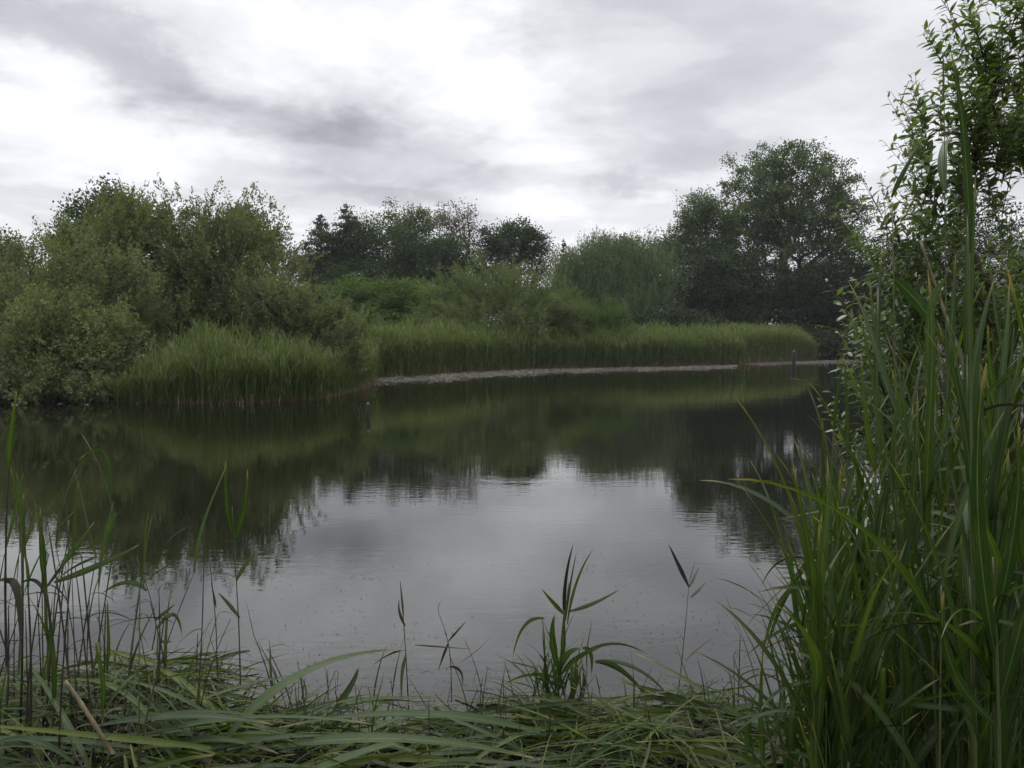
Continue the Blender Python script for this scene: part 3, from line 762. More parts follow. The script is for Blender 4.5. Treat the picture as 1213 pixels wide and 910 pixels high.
# ------------------------------------------------------------------ posts in the water
def post(u, vtop, vwater, wpx, label, lean=0.0):
    g = G(u, vwater); s = g[1] / F
    root = empty('mooring_post', (g[0], g[1], -0.6)); tag(root, label, 'post')
    h = (vwater - vtop) * s + 0.6; r = wpx * s / 2
    pts = np.array([[0, 0, 0], [lean * h * .5, 0, h * .5], [lean * h, 0, h * .96], [lean * h, 0, h]])
    v, f, uv = tube_path(pts, [r * 1.1, r, r * .95, r * .6], 9)
    link('shaft', mesh_np('shaft', v, f, [M['wood']], smooth=True), root)
    v, f, uv = tube_path(np.array([[lean * h, 0, h - .01], [lean * h, 0, h + r * .35]]), [r * .58, r * .25], 9)
    link('cap', mesh_np('cap', v, f, [M['straw']], smooth=True), root)
post(940, 416, 437, 4.2, 'thin dark post in the water before the far reeds')
post(433, 478, 494, 6.0, 'short stump of a post in the water off the left reed clump', 0.06)
post(425, 485, 490, 2.4, 'tiny stub in the water beside the short stump')

# ------------------------------------------------------------------ foreground reeds
def leaf_mesh(name, L, W, a0, droop, p, twist, mat, n=14, fold=0.35, wave=0.0, rng=RNG, kink=None):
    tt = np.linspace(0, 1, n)
    th = a0 + droop * tt ** p
    if kink: th = th + np.where(tt > kink[0], kink[1], 0.0)
    ds = L / (n - 1)
    x = np.concatenate([[0], np.cumsum(np.sin(th[:-1]) * ds)]); z = np.concatenate([[0], np.cumsum(np.cos(th[:-1]) * ds)])
    w = W * np.minimum(1, 0.35 + (tt / 0.22) * 0.65) * np.clip(1 - tt, 0, 1) ** 0.62 * (1 + 0.04 * np.sin(tt * 21))
    w[-1] = W * 0.02
    tw = twist * tt + wave * np.sin(tt * 7)
    c = np.column_stack([x, wave * 0.06 * np.sin(tt * 5), z])
    nrm_ = np.column_stack([-np.cos(th), np.zeros(n), np.sin(th)])
    sid = np.column_stack([np.zeros(n), np.ones(n), np.zeros(n)])
    s = sid * np.cos(tw)[:, None] + nrm_ * np.sin(tw)[:, None]; u_ = nrm_ * np.cos(tw)[:, None] - sid * np.sin(tw)[:, None]
    fo = fold * (1 - 0.6 * tt)
    hw = (w / 2)[:, None]
    V = np.stack([c - s * hw * np.cos(fo)[:, None] + u_ * hw * np.sin(fo)[:, None], c, c + s * hw * np.cos(fo)[:, None] + u_ * hw * np.sin(fo)[:, None]], 1)
    uv = np.stack([np.column_stack([np.zeros(n), tt]), np.column_stack([np.full(n, .5), tt]), np.column_stack([np.ones(n), tt])], 1).reshape(-1, 2)
    i = np.arange(n - 1)[:, None] * 3
    f = np.concatenate([i + np.array([[0, 1, 4, 3]]), i + np.array([[1, 2, 5, 4]])])
    return mesh_np(name, V.reshape(-1, 3), f, [M[mat]], smooth=True, uv=uv)

rng = np.random.default_rng(77)
POOL = {'kink': [], 'up': [], 'arch': [], 'limp': [], 'dead': []}
for q in range(9):
    POOL['up'].append(leaf_mesh('leaf', rng.uniform(.42, .60), rng.uniform(.022, .032), R(rng.uniform(4, 16)), R(rng.uniform(5, 35)), 2.0, R(rng.uniform(-50, 50)), 'rleaf', wave=rng.uniform(0, .25)))
    POOL['arch'].append(leaf_mesh('leaf', rng.uniform(.40, .62), rng.uniform(.020, .030), R(rng.uniform(18, 35)), R(rng.uniform(45, 115)), 1.5, R(rng.uniform(-70, 70)), 'rleaf', wave=rng.uniform(0, .3)))
    POOL['limp'].append(leaf_mesh('leaf', rng.uniform(.30, .48), rng.uniform(.018, .026), R(rng.uniform(30, 55)), R(rng.uniform(90, 135)), 0.8, R(rng.uniform(-90, 90)), 'rleaf', wave=rng.uniform(0, .4)))
    POOL['kink'].append(leaf_mesh('leaf', rng.uniform(.40, .60), rng.uniform(.018, .028), R(rng.uniform(8, 25)), R(rng.uniform(5, 25)), 1.5, R(rng.uniform(-80, 80)), 'rleaf', wave=rng.uniform(0, .3), kink=(rng.uniform(.35, .6), R(rng.uniform(70, 140)))))
    POOL['dead'].append(leaf_mesh('leaf', rng.uniform(.22, .40), rng.uniform(.009, .016), R(rng.uniform(25, 60)), R(rng.uniform(60, 140)), 0.7, R(rng.uniform(-160, 160)), 'rdead', fold=.8, wave=rng.uniform(0, .5)))
def stem_curve(h, lean, az_, tt, sway=0.0):
    """points of a leaning stem, h tall"""
    o = lean * h * tt ** 1.6 + sway * h * np.sin(tt * math.pi) * 0.5
    return np.column_stack([o * math.cos(az_), o * math.sin(az_), h * tt])
def stem_mesh(h, lean, az_, r, mat, sway=0.0, tip=0.35):
    n = 17; tt = np.linspace(0, 1, n)
    rad = r * (1 - (1 - tip) * tt); rad[2::3] *= 1.22
    v, f, uv = tube_path(stem_curve(h, lean, az_, tt, sway), rad, 6)
    return mesh_np('stem', v, f, [M[mat]], smooth=True, uv=uv)

def make_reed(loc, h, label, group=None, nleaf=8, lean=0.05, az_=0.0, r=0.0038, kinds=('up', 'arch'), first=0.3, stem='rstem', rng=rng,
              leafscale=1.0, spear=True, name='reed', cat='reed', sway=0.0):
    root = empty(name, loc); tag(root, label, cat, group)
    link('stem', stem_mesh(h, lean, az_, r, stem, sway), root)
    tl = np.linspace(first, 0.985, nleaf) if nleaf else []
    pa = rng.random() * 6.283
    for i, s in enumerate(tl):
        p = stem_curve(h, lean, az_, np.array([s]), sway)[0]
        k = kinds[min(int(rng.random() * len(kinds)), len(kinds) - 1)]
        if s > 0.93 and spear: k = 'up' if k != 'dead' else k
        o = link('leaf', POOL[k][rng.integers(len(POOL[k]))], root)
        o.location = p
        tilt = math.atan(lean * 1.2)
        o.rotation_euler = Euler((0, 0, pa + i * math.pi + rng.normal(0, .55)))
        o.rotation_euler.y = rng.normal(0, .10)
        sc_ = leafscale * rng.uniform(.75, 1.15) * (0.8 if s > .93 else 1.0)
        o.scale = (sc_, sc_, sc_)
    return root

def gz1(x, y): return float(ground_z(x, y))
def ground_at(u, Y):
    x = (u - CU) / F * Y
    return np.array([x, Y, max(gz1(x, Y), -0.12) - 0.02])

# --- dense stand at the right
GR = 'reeds of the dense stand on the right bank'
LABR = 'tall green reed in the dense stand filling the right bank'
rng = np.random.default_rng(202)
for i in range(205):
    Yd = rng.uniform(1.6, 3.3) if i < 130 else rng.uniform(2.7, 3.9)
    ub = rng.uniform(978, 1430) if i % 3 else rng.uniform(985, 1230)
    g = ground_at(ub, Yd)
    vt = np.interp(ub, [975, 1010, 1050, 1110, 1200, 1400], [620, 570, 510, 450, 400, 350]) + rng.normal(0, 55)
    if rng.random() < .30: vt += rng.uniform(60, 220)
    if rng.random() < .09 and ub > 1050: vt -= 130
    ztop = P(ub, vt, Yd)[2]
    h = float(np.clip(ztop - g[2] - 0.38, 0.35, 2.2))
    make_reed(g, h, LABR, GR, int(rng.integers(8, 13)), rng.uniform(0, .09), rng.uniform(1.6, 4.2), rng.uniform(.003, .0048), ('up', 'up', 'arch', 'up', 'kink', 'up', 'up', 'arch', 'limp', 'up', 'dead'), rng.uniform(.04, .26), rng=rng, leafscale=rng.uniform(.85, 1.15))
# low front growth at the foot of the stand
for i in range(32):
    Yd = rng.uniform(1.9, 3.1); ub = rng.uniform(945, 1200)
    g = ground_at(ub, Yd)
    make_reed(g, rng.uniform(.25, .6), 'short young reed at the foot of the right stand', 'young reeds at the foot of the right stand', int(rng.integers(4, 7)), rng.uniform(0, .2), rng.uniform(2, 4.2), .003, ('up', 'up', 'arch'), .1, rng=rng, leafscale=rng.uniform(.7, 1.0))
def hero(name, label, stem_pts, Y, r, leaves, cat='reed', stem='rstem', tip=.4):
    """a reed traced at its own distance; leaves: (start uv, end uv, width m, sag, mat)"""
    base = P(*stem_pts[0], Y)
    root = empty(name, base); tag(root, label, cat)
    pts = np.array([P(*p, Y) for p in stem_pts]) - base
    if len(pts) > 1:
        s = np.concatenate([[0], np.cumsum(np.linalg.norm(np.diff(pts, axis=0), axis=1))]); tt = np.linspace(0, s[-1], 16)
        pp = np.stack([np.interp(tt, s, pts[:, k]) for k in range(3)], 1)
        for _ in range(2): pp[1:-1] = (pp[:-2] + 2 * pp[1:-1] + pp[2:]) / 4
        rad = r * np.linspace(1, tip, 16); rad[2::4] *= 1.2
        v, f, uv = tube_path(pp, rad, 7)
        link('stem', mesh_np('stem', v, f, [M[stem]], smooth=True, uv=uv), root)
    for (a, b_, w, sag, mat, *mid) in leaves:
        dy = RNG.uniform(-.12, .12)
        A0 = P(*a, Y) - base; B0 = P(*b_, Y + dy) - base
        n = 16; tt = np.linspace(0, 1, n)[:, None]
        if mid:
            Mi = P(*mid[0], Y + dy * .5) - base
            Q = 2 * Mi - (A0 + B0) / 2
        else:
            Q = (A0 + B0) / 2 + np.array([0, 0, sag])
        c = A0 * (1 - tt) ** 2 + 2 * Q * tt * (1 - tt) + B0 * tt ** 2
        d = norm(np.gradient(c, axis=0))
        view = norm(c + base - CAM)
        tl = RNG.uniform(-.5, .5)
        sd_ = norm(np.cross(d, view)); un = np.cross(sd_, d)
        ang = tl + .5 * tt
        s1 = sd_ * np.cos(ang) + un * np.sin(ang); u1 = un * np.cos(ang) - sd_ * np.sin(ang)
        t1 = tt[:, 0]
        wd = (w / 2 * np.minimum(1, .3 + t1 / .3 * .7) * (1 - t1) ** .6); wd[-1] = w * .02
        wd = wd[:, None]
        V = np.stack([c - s1 * wd + u1 * wd * .3, c, c + s1 * wd + u1 * wd * .3], 1)
        uv = np.stack([np.column_stack([np.zeros(n), t1]), np.column_stack([np.full(n, .5), t1]), np.column_stack([np.ones(n), t1])], 1).reshape(-1, 2)
        i = np.arange(n - 1)[:, None] * 3
        f = np.concatenate([i + np.array([[0, 1, 4, 3]]), i + np.array([[1, 2, 5, 4]])])
        link('leaf', mesh_np('leaf', V.reshape(-1, 3), f, [M[mat]], smooth=True, uv=uv), root)
    return root

# --- tall ones of the right stand against the sky and the willow
hero('reed', 'tallest dark reed with a long spear leaf reaching the sky beside the willow', [(1156, 960), (1152, 600), (1149, 420), (1146, 250)], 1.6, .0042,
     [((1148, 300), (1127, 62), .024, 0, 'rleaf', (1143, 175)), ((1149, 420), (1160, 230), .022, 0, 'rleaf', (1150, 270)), ((1151, 520), (1178, 330), .028, 0, 'rleaf', (1156, 420)), ((1152, 600), (1110, 380), .022, 0, 'rleaf', (1138, 480))])
hero('reed', 'slender straight reed with a small folded leaf near its tip, left of the tallest reed', [(1126, 960), (1123, 600), (1120, 320), (1118, 70)], 1.9, .0036,
     [((1119, 225), (1128, 165), .03, 0, 'rleaf', (1116, 180)), ((1120, 330), (1106, 470), .022, 0, 'rleaf', (1100, 385)), ((1122, 480), (1132, 300), .024, 0, 'rleaf'), ((1118, 120), (1117, 60), .006, 0, 'rleaf')], tip=.2)
hero('reed', 'reed with a short dark blade slanting across the pale sky left of the willow', [(1064, 960), (1062, 620), (1060, 420), (1057, 240)], 2.3, .0034,
     [((1056, 234), (1096, 160), .020, 0, 'rleaf', (1072, 200)), ((1058, 330), (1132, 428), .045, 0, 'rleaf', (1095, 368)), ((1061, 480), (1030, 330), .022, 0, 'rleaf', (1042, 420))])
hero('reed', 'nearest reed with broad yellow green leaves lit from behind', [(1186, 1000), (1182, 800), (1176, 660)], 1.5, .0042,
     [((1180, 780), (1168, 430), .034, 0, 'rleaf', (1158, 600)), ((1178, 740), (1206, 500), .028, 0, 'rleaf', (1202, 620)), ((1182, 840), (1235, 640), .03, 0, 'rleaf', (1215, 720)), ((1182, 860), (1118, 700), .026, 0, 'rleaf', (1128, 790))])
hero('reed', 'dark upright reed standing apart before the willow, left of the stand', [(1034, 960), (1035, 700), (1038, 500), (1040, 340)], 2.0, .0038,
     [((1038, 470), (1044, 300), .018, 0, 'rleaf', (1040, 380)), ((1037, 560), (1020, 420), .020, 0, 'rleaf', (1026, 500)), ((1036, 640), (1060, 540), .022, 0, 'rleaf')])
hero('broken_cane', 'long pale dead cane leaning between the willow leaves and the reeds', [(1160, 520), (1140, 430), (1112, 350), (1090, 285)], 2.6, .0055, [((1160, 520), (1166, 560), .012, 0, 'rdead')], 'cane', 'straw', tip=.6)
# --- reeds one can tell apart
hero('reed', 'reed in the water with twin upright leaves at its top, right of the left clump', [(285, 815), (283, 740), (277, 640), (275, 600)], 3.5, .0034,
     [((275, 632), (267, 546), .030, 0, 'rleaf', (268, 590)), ((277, 640), (293, 556), .032, 0, 'rleaf', (289, 605)), ((280, 688), (307, 650), .026, 0, 'rleaf', (291, 668)), ((284, 732), (258, 702), .024, 0, 'rleaf', (268, 713))])
hero('reed', 'thin leafless reed just left of the twin leaved one', [(258, 815), (256, 740), (248, 660), (243, 625)], 3.5, .0026, [((256, 720), (250, 690), .012, 0, 'rdead')], stem='rstemdead')
hero('reed', 'thin reed with a narrow dark spike standing in the open water', [(484, 838), (481, 780), (478, 735), (474, 688)], 3.5, .0028,
     [((480, 742), (473, 710), .018, 0, 'rdead', (473, 725)), ((478, 730), (474, 688), .013, 0, 'rdead'), ((480, 770), (440, 790), .010, .03, 'rdead'), ((481, 775), (476, 832), .02, 0, 'rleaf', (476, 800))], stem='rstemdead')
hero('reed', 'dark broken reed bent over and crossed by a straight blade', [(535, 832), (534, 780), (530, 755), (523, 735), (515, 716), (522, 713)], 3.5, .0024,
     [((531, 760), (552, 736), .012, 0, 'rdead'), ((531, 762), (519, 795), .018, 0, 'rdead'), ((491, 764), (560, 769), .010, 0, 'rdead'), ((532, 790), (548, 812), .016, 0, 'rdead', (545, 795)), ((545, 785), (580, 755), .005, 0, 'rdead', (568, 768))], stem='rstemdead')
hero('reed', 'slim reed with two pointed leaves like a fork over open water', [(801, 838), (807, 790), (812, 740), (816, 694)], 3.6, .0026,
     [((816, 695), (792, 645), .024, 0, 'rdead', (803, 668)), ((816, 696), (829, 670), .017, 0, 'rleaf'), ((818, 708), (838, 688), .018, 0, 'rleaf'), ((816, 690), (824, 664), .004, 0, 'rdead'), ((812, 783), (848, 754), .006, .02, 'rdead')], stem='rstemdead')
hero('reed', 'leafy reed tuft in the middle with a feathery spike on top', [(660, 838), (663, 790), (669, 730), (674, 690)], 3.4, .0048,
     [((669, 738), (679, 645), .022, 0, 'rdead', (670, 690)), ((670, 735), (683, 655), .012, 0, 'rdead', (676, 690)), ((672, 740), (703, 650), .016, 0, 'rleaf', (683, 690)), ((668, 728), (641, 697), .026, 0, 'rleaf', (654, 713)), ((675, 724), (735, 697), .026, 0, 'rleaf', (706, 713)),
      ((660, 790), (657, 728), .042, 0, 'rleaf', (654, 755)), ((645, 733), (607, 782), .020, 0, 'rleaf', (621, 742)), ((666, 780), (668, 722), .034, 0, 'rleaf'), ((663, 796), (690, 768), .040, 0, 'rleaf', (672, 775)), ((690, 768), (700, 802), .026, 0, 'rleaf', (700, 775)),
      ((664, 800), (712, 768), .030, 0, 'rleaf', (686, 778)), ((664, 800), (768, 776), .020, 0, 'rleaf', (715, 764)), ((712, 782), (800, 836), .026, 0, 'rleaf', (760, 795)), ((705, 784), (772, 834), .036, 0, 'rleaf', (738, 795)), ((663, 805), (596, 812), .026, 0, 'rleaf', (628, 800)), ((664, 812), (632, 802), .022, 0, 'rleaf'),
      ((650, 838), (642, 745), .012, 0, 'rdead'), ((655, 836), (650, 770), .03, 0, 'rleaf', (645, 800)), ((670, 836), (680, 775), .03, 0, 'rleaf', (682, 805))])
for i, (u0, v1) in enumerate([(640, 790), (648, 775), (672, 785), (682, 800), (632, 806), (656, 765), (692, 808), (664, 795)]):
    g = ground_at(u0, 3.4); g[2] = .03
    make_reed(g, max(P(u0, v1, 3.4)[2] - .1, .1), 'short leafy stalk crowding the foot of the middle reed tuft', 'stalks at the foot of the middle reed tuft', 5, .2, i * 1.3, .0034, ('arch', 'kink', 'arch'), .3, leafscale=.6)
hero('reed', 'tall arching reed whose yellow green leaf hooks over at its tip, in the left clump', [(112, 790), (128, 690), (140, 620), (133, 600), (118, 548), (98, 516)], 2.9, .0030,
     [((131, 590), (93, 545), .020, 0, 'rleaf', (124, 537)), ((138, 608), (122, 668), .034, 0, 'rleaf', (127, 630)), ((115, 660), (68, 686), .012, .02, 'rleaf')])
hero('reed', 'reed with one long leaf held out low across the water, in the left clump', [(55, 800), (62, 750), (66, 690), (78, 660)], 2.8, .0036,
     [((64, 690), (165, 645), .030, 0, 'rleaf', (120, 668)), ((72, 672), (112, 618), .026, 0, 'rleaf', (88, 650)), ((55, 700), (48, 602), .024, 0, 'rleaf', (49, 650)), ((52, 700), (95, 640), .014, 0, 'rdead')])
hero('reed', 'reed with a broad pale leaf up the side of the left edge', [(22, 800), (26, 720), (26, 660), (24, 600)], 2.7, .0040,
     [((27, 660), (28, 585), .028, 0, 'rleaf', (26, 620)), ((25, 655), (44, 606), .016, 0, 'rleaf'), ((26, 700), (-5, 690), .03, .04, 'rleaf'), ((26, 690), (62, 770), .016, 0, 'rdead', (52, 700))])
hero('reed', 'long dark leaf slanting up at the extreme left edge', [(8, 790), (6, 700), (8, 600), (12, 540)], 2.4, .0042,
     [((10, 560), (20, 462), .018, 0, 'rleaf', (13, 512)), ((7, 650), (28, 560), .012, 0, 'rleaf'), ((7, 690), (24, 760), .03, 0, 'rdead', (20, 700))], stem='rstemdead')
hero('reed', 'fine reed blade crossing the gap right of the left clump', [(180, 770), (186, 740), (176, 700), (162, 660)], 3.2, .0028,
     [((174, 700), (120, 704), .026, 0, 'rleaf', (150, 690)), ((184, 735), (208, 715), .018, 0, 'rleaf'), ((186, 745), (216, 755), .024, 0, 'rleaf', (206, 728)), ((188, 760), (205, 760), .02, 0, 'rleaf'), ((170, 690), (240, 640), .007, 0, 'rleaf')])
hero('reed', 'arched pale blade sweeping left from the right stand', [(985, 860), (985, 780), (990, 700), (1000, 660)], 2.3, .004,
     [((992, 690), (1135, 598), .030, 0, 'rleaf', (1045, 618)), ((990, 640), (905, 780), .022, 0, 'rleaf', (940, 690)), ((988, 700), (900, 800), .020, 0, 'rleaf', (930, 705)), ((987, 720), (918, 770), .018, 0, 'rleaf', (950, 720)), ((985, 740), (880, 780), .016, 0, 'rleaf', (940, 740))])
hero('reed', 'reed with a blade bent in a sharp peak over the far waterline', [(985, 870), (986, 700), (984, 560), (990, 480)], 2.2, .0034,
     [((987, 510), (1000, 421), .016, 0, 'rleaf', (992, 465)), ((1004, 540), (1000, 421), .014, 0, 'rleaf', (1003, 480)), ((985, 640), (962, 560), .014, 0, 'rleaf')])
hero('reed', 'bright green short spear leaves in front of the water left of the right stand', [(905, 905), (905, 880), (905, 860)], 2.6, .004,
     [((903, 905), (904, 765), .022, 0, 'rleaf', (901, 830)), ((895, 905), (898, 815), .016, 0, 'rleaf', (888, 860)), ((915, 900), (928, 770), .014, 0, 'rleaf', (924, 830)), ((884, 905), (883, 830), .018, 0, 'rleaf')])

# --- left clump of old and new stems
rng = np.random.default_rng(303)
GL = 'thin old stems of the clump at the left edge'
for i in range(36):
    Yd = rng.uniform(2.5, 3.3); ub = rng.uniform(-60, 118) if i < 26 else rng.uniform(118, 230)
    g = ground_at(ub, Yd); g[2] = max(g[2], 0.02)
    vt = rng.uniform(610, 740) if i < 26 else rng.uniform(690, 760)
    if i % 7 == 0: vt -= 70
    h = max(P(ub, vt, Yd)[2] - g[2], .2)
    make_reed(g, h, 'thin dark old stem in the reed clump at the left edge', GL, int(rng.integers(1, 5)), rng.uniform(0, .28), rng.uniform(-1.2, 4.3), rng.uniform(.0026, .0056), ('dead', 'dead', 'dead', 'up'), .4, 'rstemdead', rng=rng, leafscale=rng.uniform(.5, .8), spear=False, sway=rng.normal(0, .05))
GL2 = 'green reeds of the clump at the left edge'
for i in range(5):
    Yd = rng.uniform(2.5, 3.2); ub = rng.uniform(-50, 160)
    g = ground_at(ub, Yd); g[2] = max(g[2], 0.02)
    h = max(P(ub, rng.uniform(640, 720), Yd)[2] - g[2], .25)
    make_reed(g, h, 'green leafy reed among the dark stems at the left edge', GL2, int(rng.integers(3, 6)), rng.uniform(0, .2), rng.uniform(-1, 4), .0034, ('up', 'arch', 'limp'), .45, rng=rng, leafscale=rng.uniform(.5, .8))
# --- cut stubble standing in the mat
GS = 'cut stubble stalks poking out of the flattened reeds'
for i in range(100):
    Yd = rng.uniform(2.85, 3.6); ub = rng.uniform(120, 900)
    g = ground_at(ub, Yd); g[2] = max(g[2], -0.05)
    make_reed(g, rng.uniform(.12, .40), 'short dark cut stalk poking up from the flattened reeds', GS, int(rng.integers(0, 3)), rng.uniform(0, .45), rng.uniform(0, 6.28), rng.uniform(.002, .0045), ('dead', 'dead', 'up'), .5, 'rstemdead', rng=rng, leafscale=rng.uniform(.35, .6), spear=False, name='cut_stalk', cat='stalk')
hero('broken_cane', 'thick tan broken cane leaning on the flattened reeds at the left', [(134, 893), (112, 858), (94, 830), (77, 807)], 2.48, .0068, [], 'cane', 'straw', tip=.95)

# --- flattened mat of cut reeds
rng = np.random.default_rng(404)
def mat_edge(x):
    return 3.30 + 0.36 * np.clip((-x - 0.9) / .8, 0, 1) + 0.13 * np.sin(x * 2.9) + 0.10 * np.sin(x * 7.7 + 1) + 0.05 * np.sin(x * 17.0)
def mat_height(x, y):
    e = np.clip((mat_edge(x) - y) / 0.9, 0, 1)
    m = 0.04 + (0.15 + 0.10 * np.clip((-x - .9) / .5, 0, 1)) * e ** 0.8 + 0.05 * np.sin(x * 3.1 + y * 2) * e + 0.04 * np.sin(x * 7.3 - y * 5) * e
    return m
def blades(n, Lr, Wr, rng, acc, mi, zlo, zhi, xr=(-2.6, 1.5), yr=(2.1, 1.0), spread=.45, edge=1.0, arch=.05, elev=.10):
    x = rng.uniform(*xr, n); y = yr[0] + (mat_edge(x) * yr[1] - yr[0]) * rng.random(n) ** edge
    a = rng.normal(0, spread, n) + np.where(rng.random(n) < .5, 0, math.pi)
    a = a + .55 * np.sin(x * 2.7 + y * 3.1) + .35 * np.sin(x * 6.1 - y * 4.3 + 1)
    L = rng.uniform(*Lr, n); W = rng.uniform(*Wr, n)
    z0 = mat_height(x, y) * rng.uniform(zlo, zhi, n) + 0.01
    k = 9; tt = np.linspace(0, 1, k)
    d = np.column_stack([np.cos(a), np.sin(a), np.minimum(np.abs(rng.normal(0, elev, n)), .6)])
    sag = rng.uniform(.2, 1.6, n) * arch
    crv = rng.normal(0, .05, n)
    side = np.column_stack([-np.sin(a), np.cos(a), np.zeros(n)])
    c = np.column_stack([x, y, z0])[:, None] + d[:, None] * (L[:, None, None] * (tt - .5)[None, :, None])
    c = c + side[:, None] * (crv * L)[:, None, None] * (4 * (tt - .5) ** 2)[None, :, None]
    c[:, :, 2] += sag[:, None] * (1 - 4 * (tt - .5) ** 2)[None] - sag[:, None] * .3
    c[:, :, 2] = np.maximum(c[:, :, 2], 0.006)
    roll = rng.normal(0, .5, n)[:, None] + rng.normal(0, .5, n)[:, None] * tt[None]
    s = side[:, None] * np.cos(roll)[..., None] + np.array([0, 0, 1.0]) * np.sin(roll)[..., None]
    up = np.array([0, 0, 1.0]) * np.cos(roll)[..., None] - side[:, None] * np.sin(roll)[..., None]
    w = W[:, None] / 2 * np.minimum(1, .4 + tt / .25 * .6)[None] * np.clip(1 - tt, .02, 1)[None] ** .6
    w = w[..., None]
    V = np.stack([c - s * w + up * w * .35, c, c + s * w + up * w * .35], 2)   # n,k,3,3
    uv = np.stack([np.broadcast_to(np.array([0, .5, 1.0])[None], (k, 3)), np.broadcast_to(tt[:, None], (k, 3))], -1)
    uv = np.broadcast_to(uv[None], (n, k, 3, 2)).reshape(-1, 2)
    i = np.arange(k - 1)[:, None] * 3
    f0 = np.concatenate([i + np.array([[0, 1, 4, 3]]), i + np.array([[1, 2, 5, 4]])])
    f = (np.arange(n)[:, None, None] * k * 3 + f0[None]).reshape(-1, 4)
    acc.add(V.reshape(-1, 3), f, mi, np.repeat(rng.random(n), k * 3), uv)
acc = Acc()
blades(640, (.30, .90), (.016, .044), rng, acc, 0, .15, 1.15, spread=.45, arch=.06, elev=.16)
blades(420, (.25, .7), (.006, .02), rng, acc, 2, .05, .7, spread=.8)
blades(400, (.3, .7), (.004, .010), rng, acc, 0, .5, 1.15, spread=.8)
blades(380, (.2, .6), (.003, .008), rng, acc, 2, .3, 1.1, spread=.9)
blades(340, (.08, .30), (.003, .008), rng, acc, 1, .2, 1.0, spread=1.0)
blades(160, (.25, .6), (.005, .018), rng, acc, 0, .5, 1.15, xr=(-2.2, -1.0), yr=(2.7, 1.0), spread=1.2, elev=.45)
blades(90, (.25, .6), (.006, .02), rng, acc, 0, .5, 1.1, xr=(.1, 1.0), yr=(2.4, 1.0), spread=1.2, elev=.4)
blades(260, (.3, .75), (.006, .018), rng, acc, 0, .3, 1.1, yr=(3.1, 1.03), spread=.5)
blades(170, (.25, .6), (.006, .022), rng, acc, 0, .5, 1.1, yr=(2.3, 1.0), spread=.9, elev=.55)
blades(150, (.25, .7), (.004, .010), rng, acc, 2, .3, 1.0, yr=(3.0, 1.02), spread=.7, elev=.30)
fm = link('flattened_reeds', acc.mesh('flattened_reeds', [M['rmat'], M['straw'], M['rdead']], True))
tag(fm, 'tangled mat of flattened cut reeds along the near water edge', 'cut reeds', kind='stuff')
# broad leaves lying on top: things of their own
GM = 'broad reed leaves lying on the flattened mat'
protos = []
for q in range(10):
    a_ = Acc(); r2 = np.random.default_rng(500 + q)
    protos.append(leaf_mesh('reed_leaf', r2.uniform(.45, .85), r2.uniform(.028, .048), R(r2.uniform(72, 84)), R(r2.uniform(8, 34)), 1.2, R(r2.uniform(-40, 40)), 'rleaf', n=18, wave=r2.uniform(0, .2), fold=.25))
for i in range(90):
    x = rng.uniform(-1.9, 1.0); y = rng.uniform(2.25, 3.3)
    o = link('reed_leaf', protos[i % 10])
    o.location = (x, y, float(mat_height(x, y)) * rng.uniform(.75, 1.0) - .01)
    o.rotation_euler = (rng.normal(0, .15), rng.normal(0, .06), rng.normal(0, .40) + (math.pi if rng.random() < .5 else 0))
    tag(o, 'broad green reed leaf lying on the flattened mat at the near water edge', 'leaf', GM)
def lying(label, a, b, mid, Y0, Y1, w, mat='rleaf'):
    A0, B0, Mi = P(*a, Y0), P(*b, Y1), P(*mid, (Y0 + Y1) / 2)
    Q = 2 * Mi - (A0 + B0) / 2; n = 20; tt = np.linspace(0, 1, n)[:, None]
    c = A0 * (1 - tt) ** 2 + 2 * Q * tt * (1 - tt) + B0 * tt ** 2
    d = norm(np.gradient(c, axis=0)); s = norm(np.cross(d, np.array([0, -.35, 1.0]))); u1 = np.cross(s, d); t1 = tt[:, 0]
    wd = (w / 2 * np.minimum(1, .35 + t1 / .25 * .65) * np.clip(1 - t1, .01, 1) ** .6)[:, None]
    V = np.stack([c - s * wd + u1 * wd * .3, c, c + s * wd + u1 * wd * .3], 1) - A0
    uv = np.stack([np.column_stack([np.full(n, q), t1]) for q in (0, .5, 1)], 1).reshape(-1, 2)
    i = np.arange(n - 1)[:, None] * 3
    f = np.concatenate([i + np.array([[0, 1, 4, 3]]), i + np.array([[1, 2, 5, 4]])])
    o = link('reed_leaf', mesh_np('reed_leaf', V.reshape(-1, 3), f, [M[mat]], smooth=True, uv=uv)); o.location = A0
    tag(o, label, 'leaf')
lying('widest cut leaf rising from the mat toward the right, tip over the water', (265, 880), (480, 770), (365, 795), 2.7, 3.3, .055)
lying('long yellow green leaf stretched flat along the middle of the mat', (640, 868), (330, 862), (490, 846), 2.95, 2.9, .05)
lying('broad leaf lying in the front row of the mat below the yellow green one', (330, 885), (640, 900), (480, 876), 2.75, 2.75, .06)
lying('dark blue green leaf lying at the bottom left of the mat', (180, 895), (330, 893), (250, 876), 2.7, 2.7, .045)
lying('grey green leaf slanting up to the right in the mat by the right stand', (690, 890), (812, 842), (745, 862), 2.8, 3.1, .035)
lying('upright pale leaf edge sticking up from the mat near the spiked reed', (395, 842), (425, 790), (415, 815), 3.2, 3.25, .045)

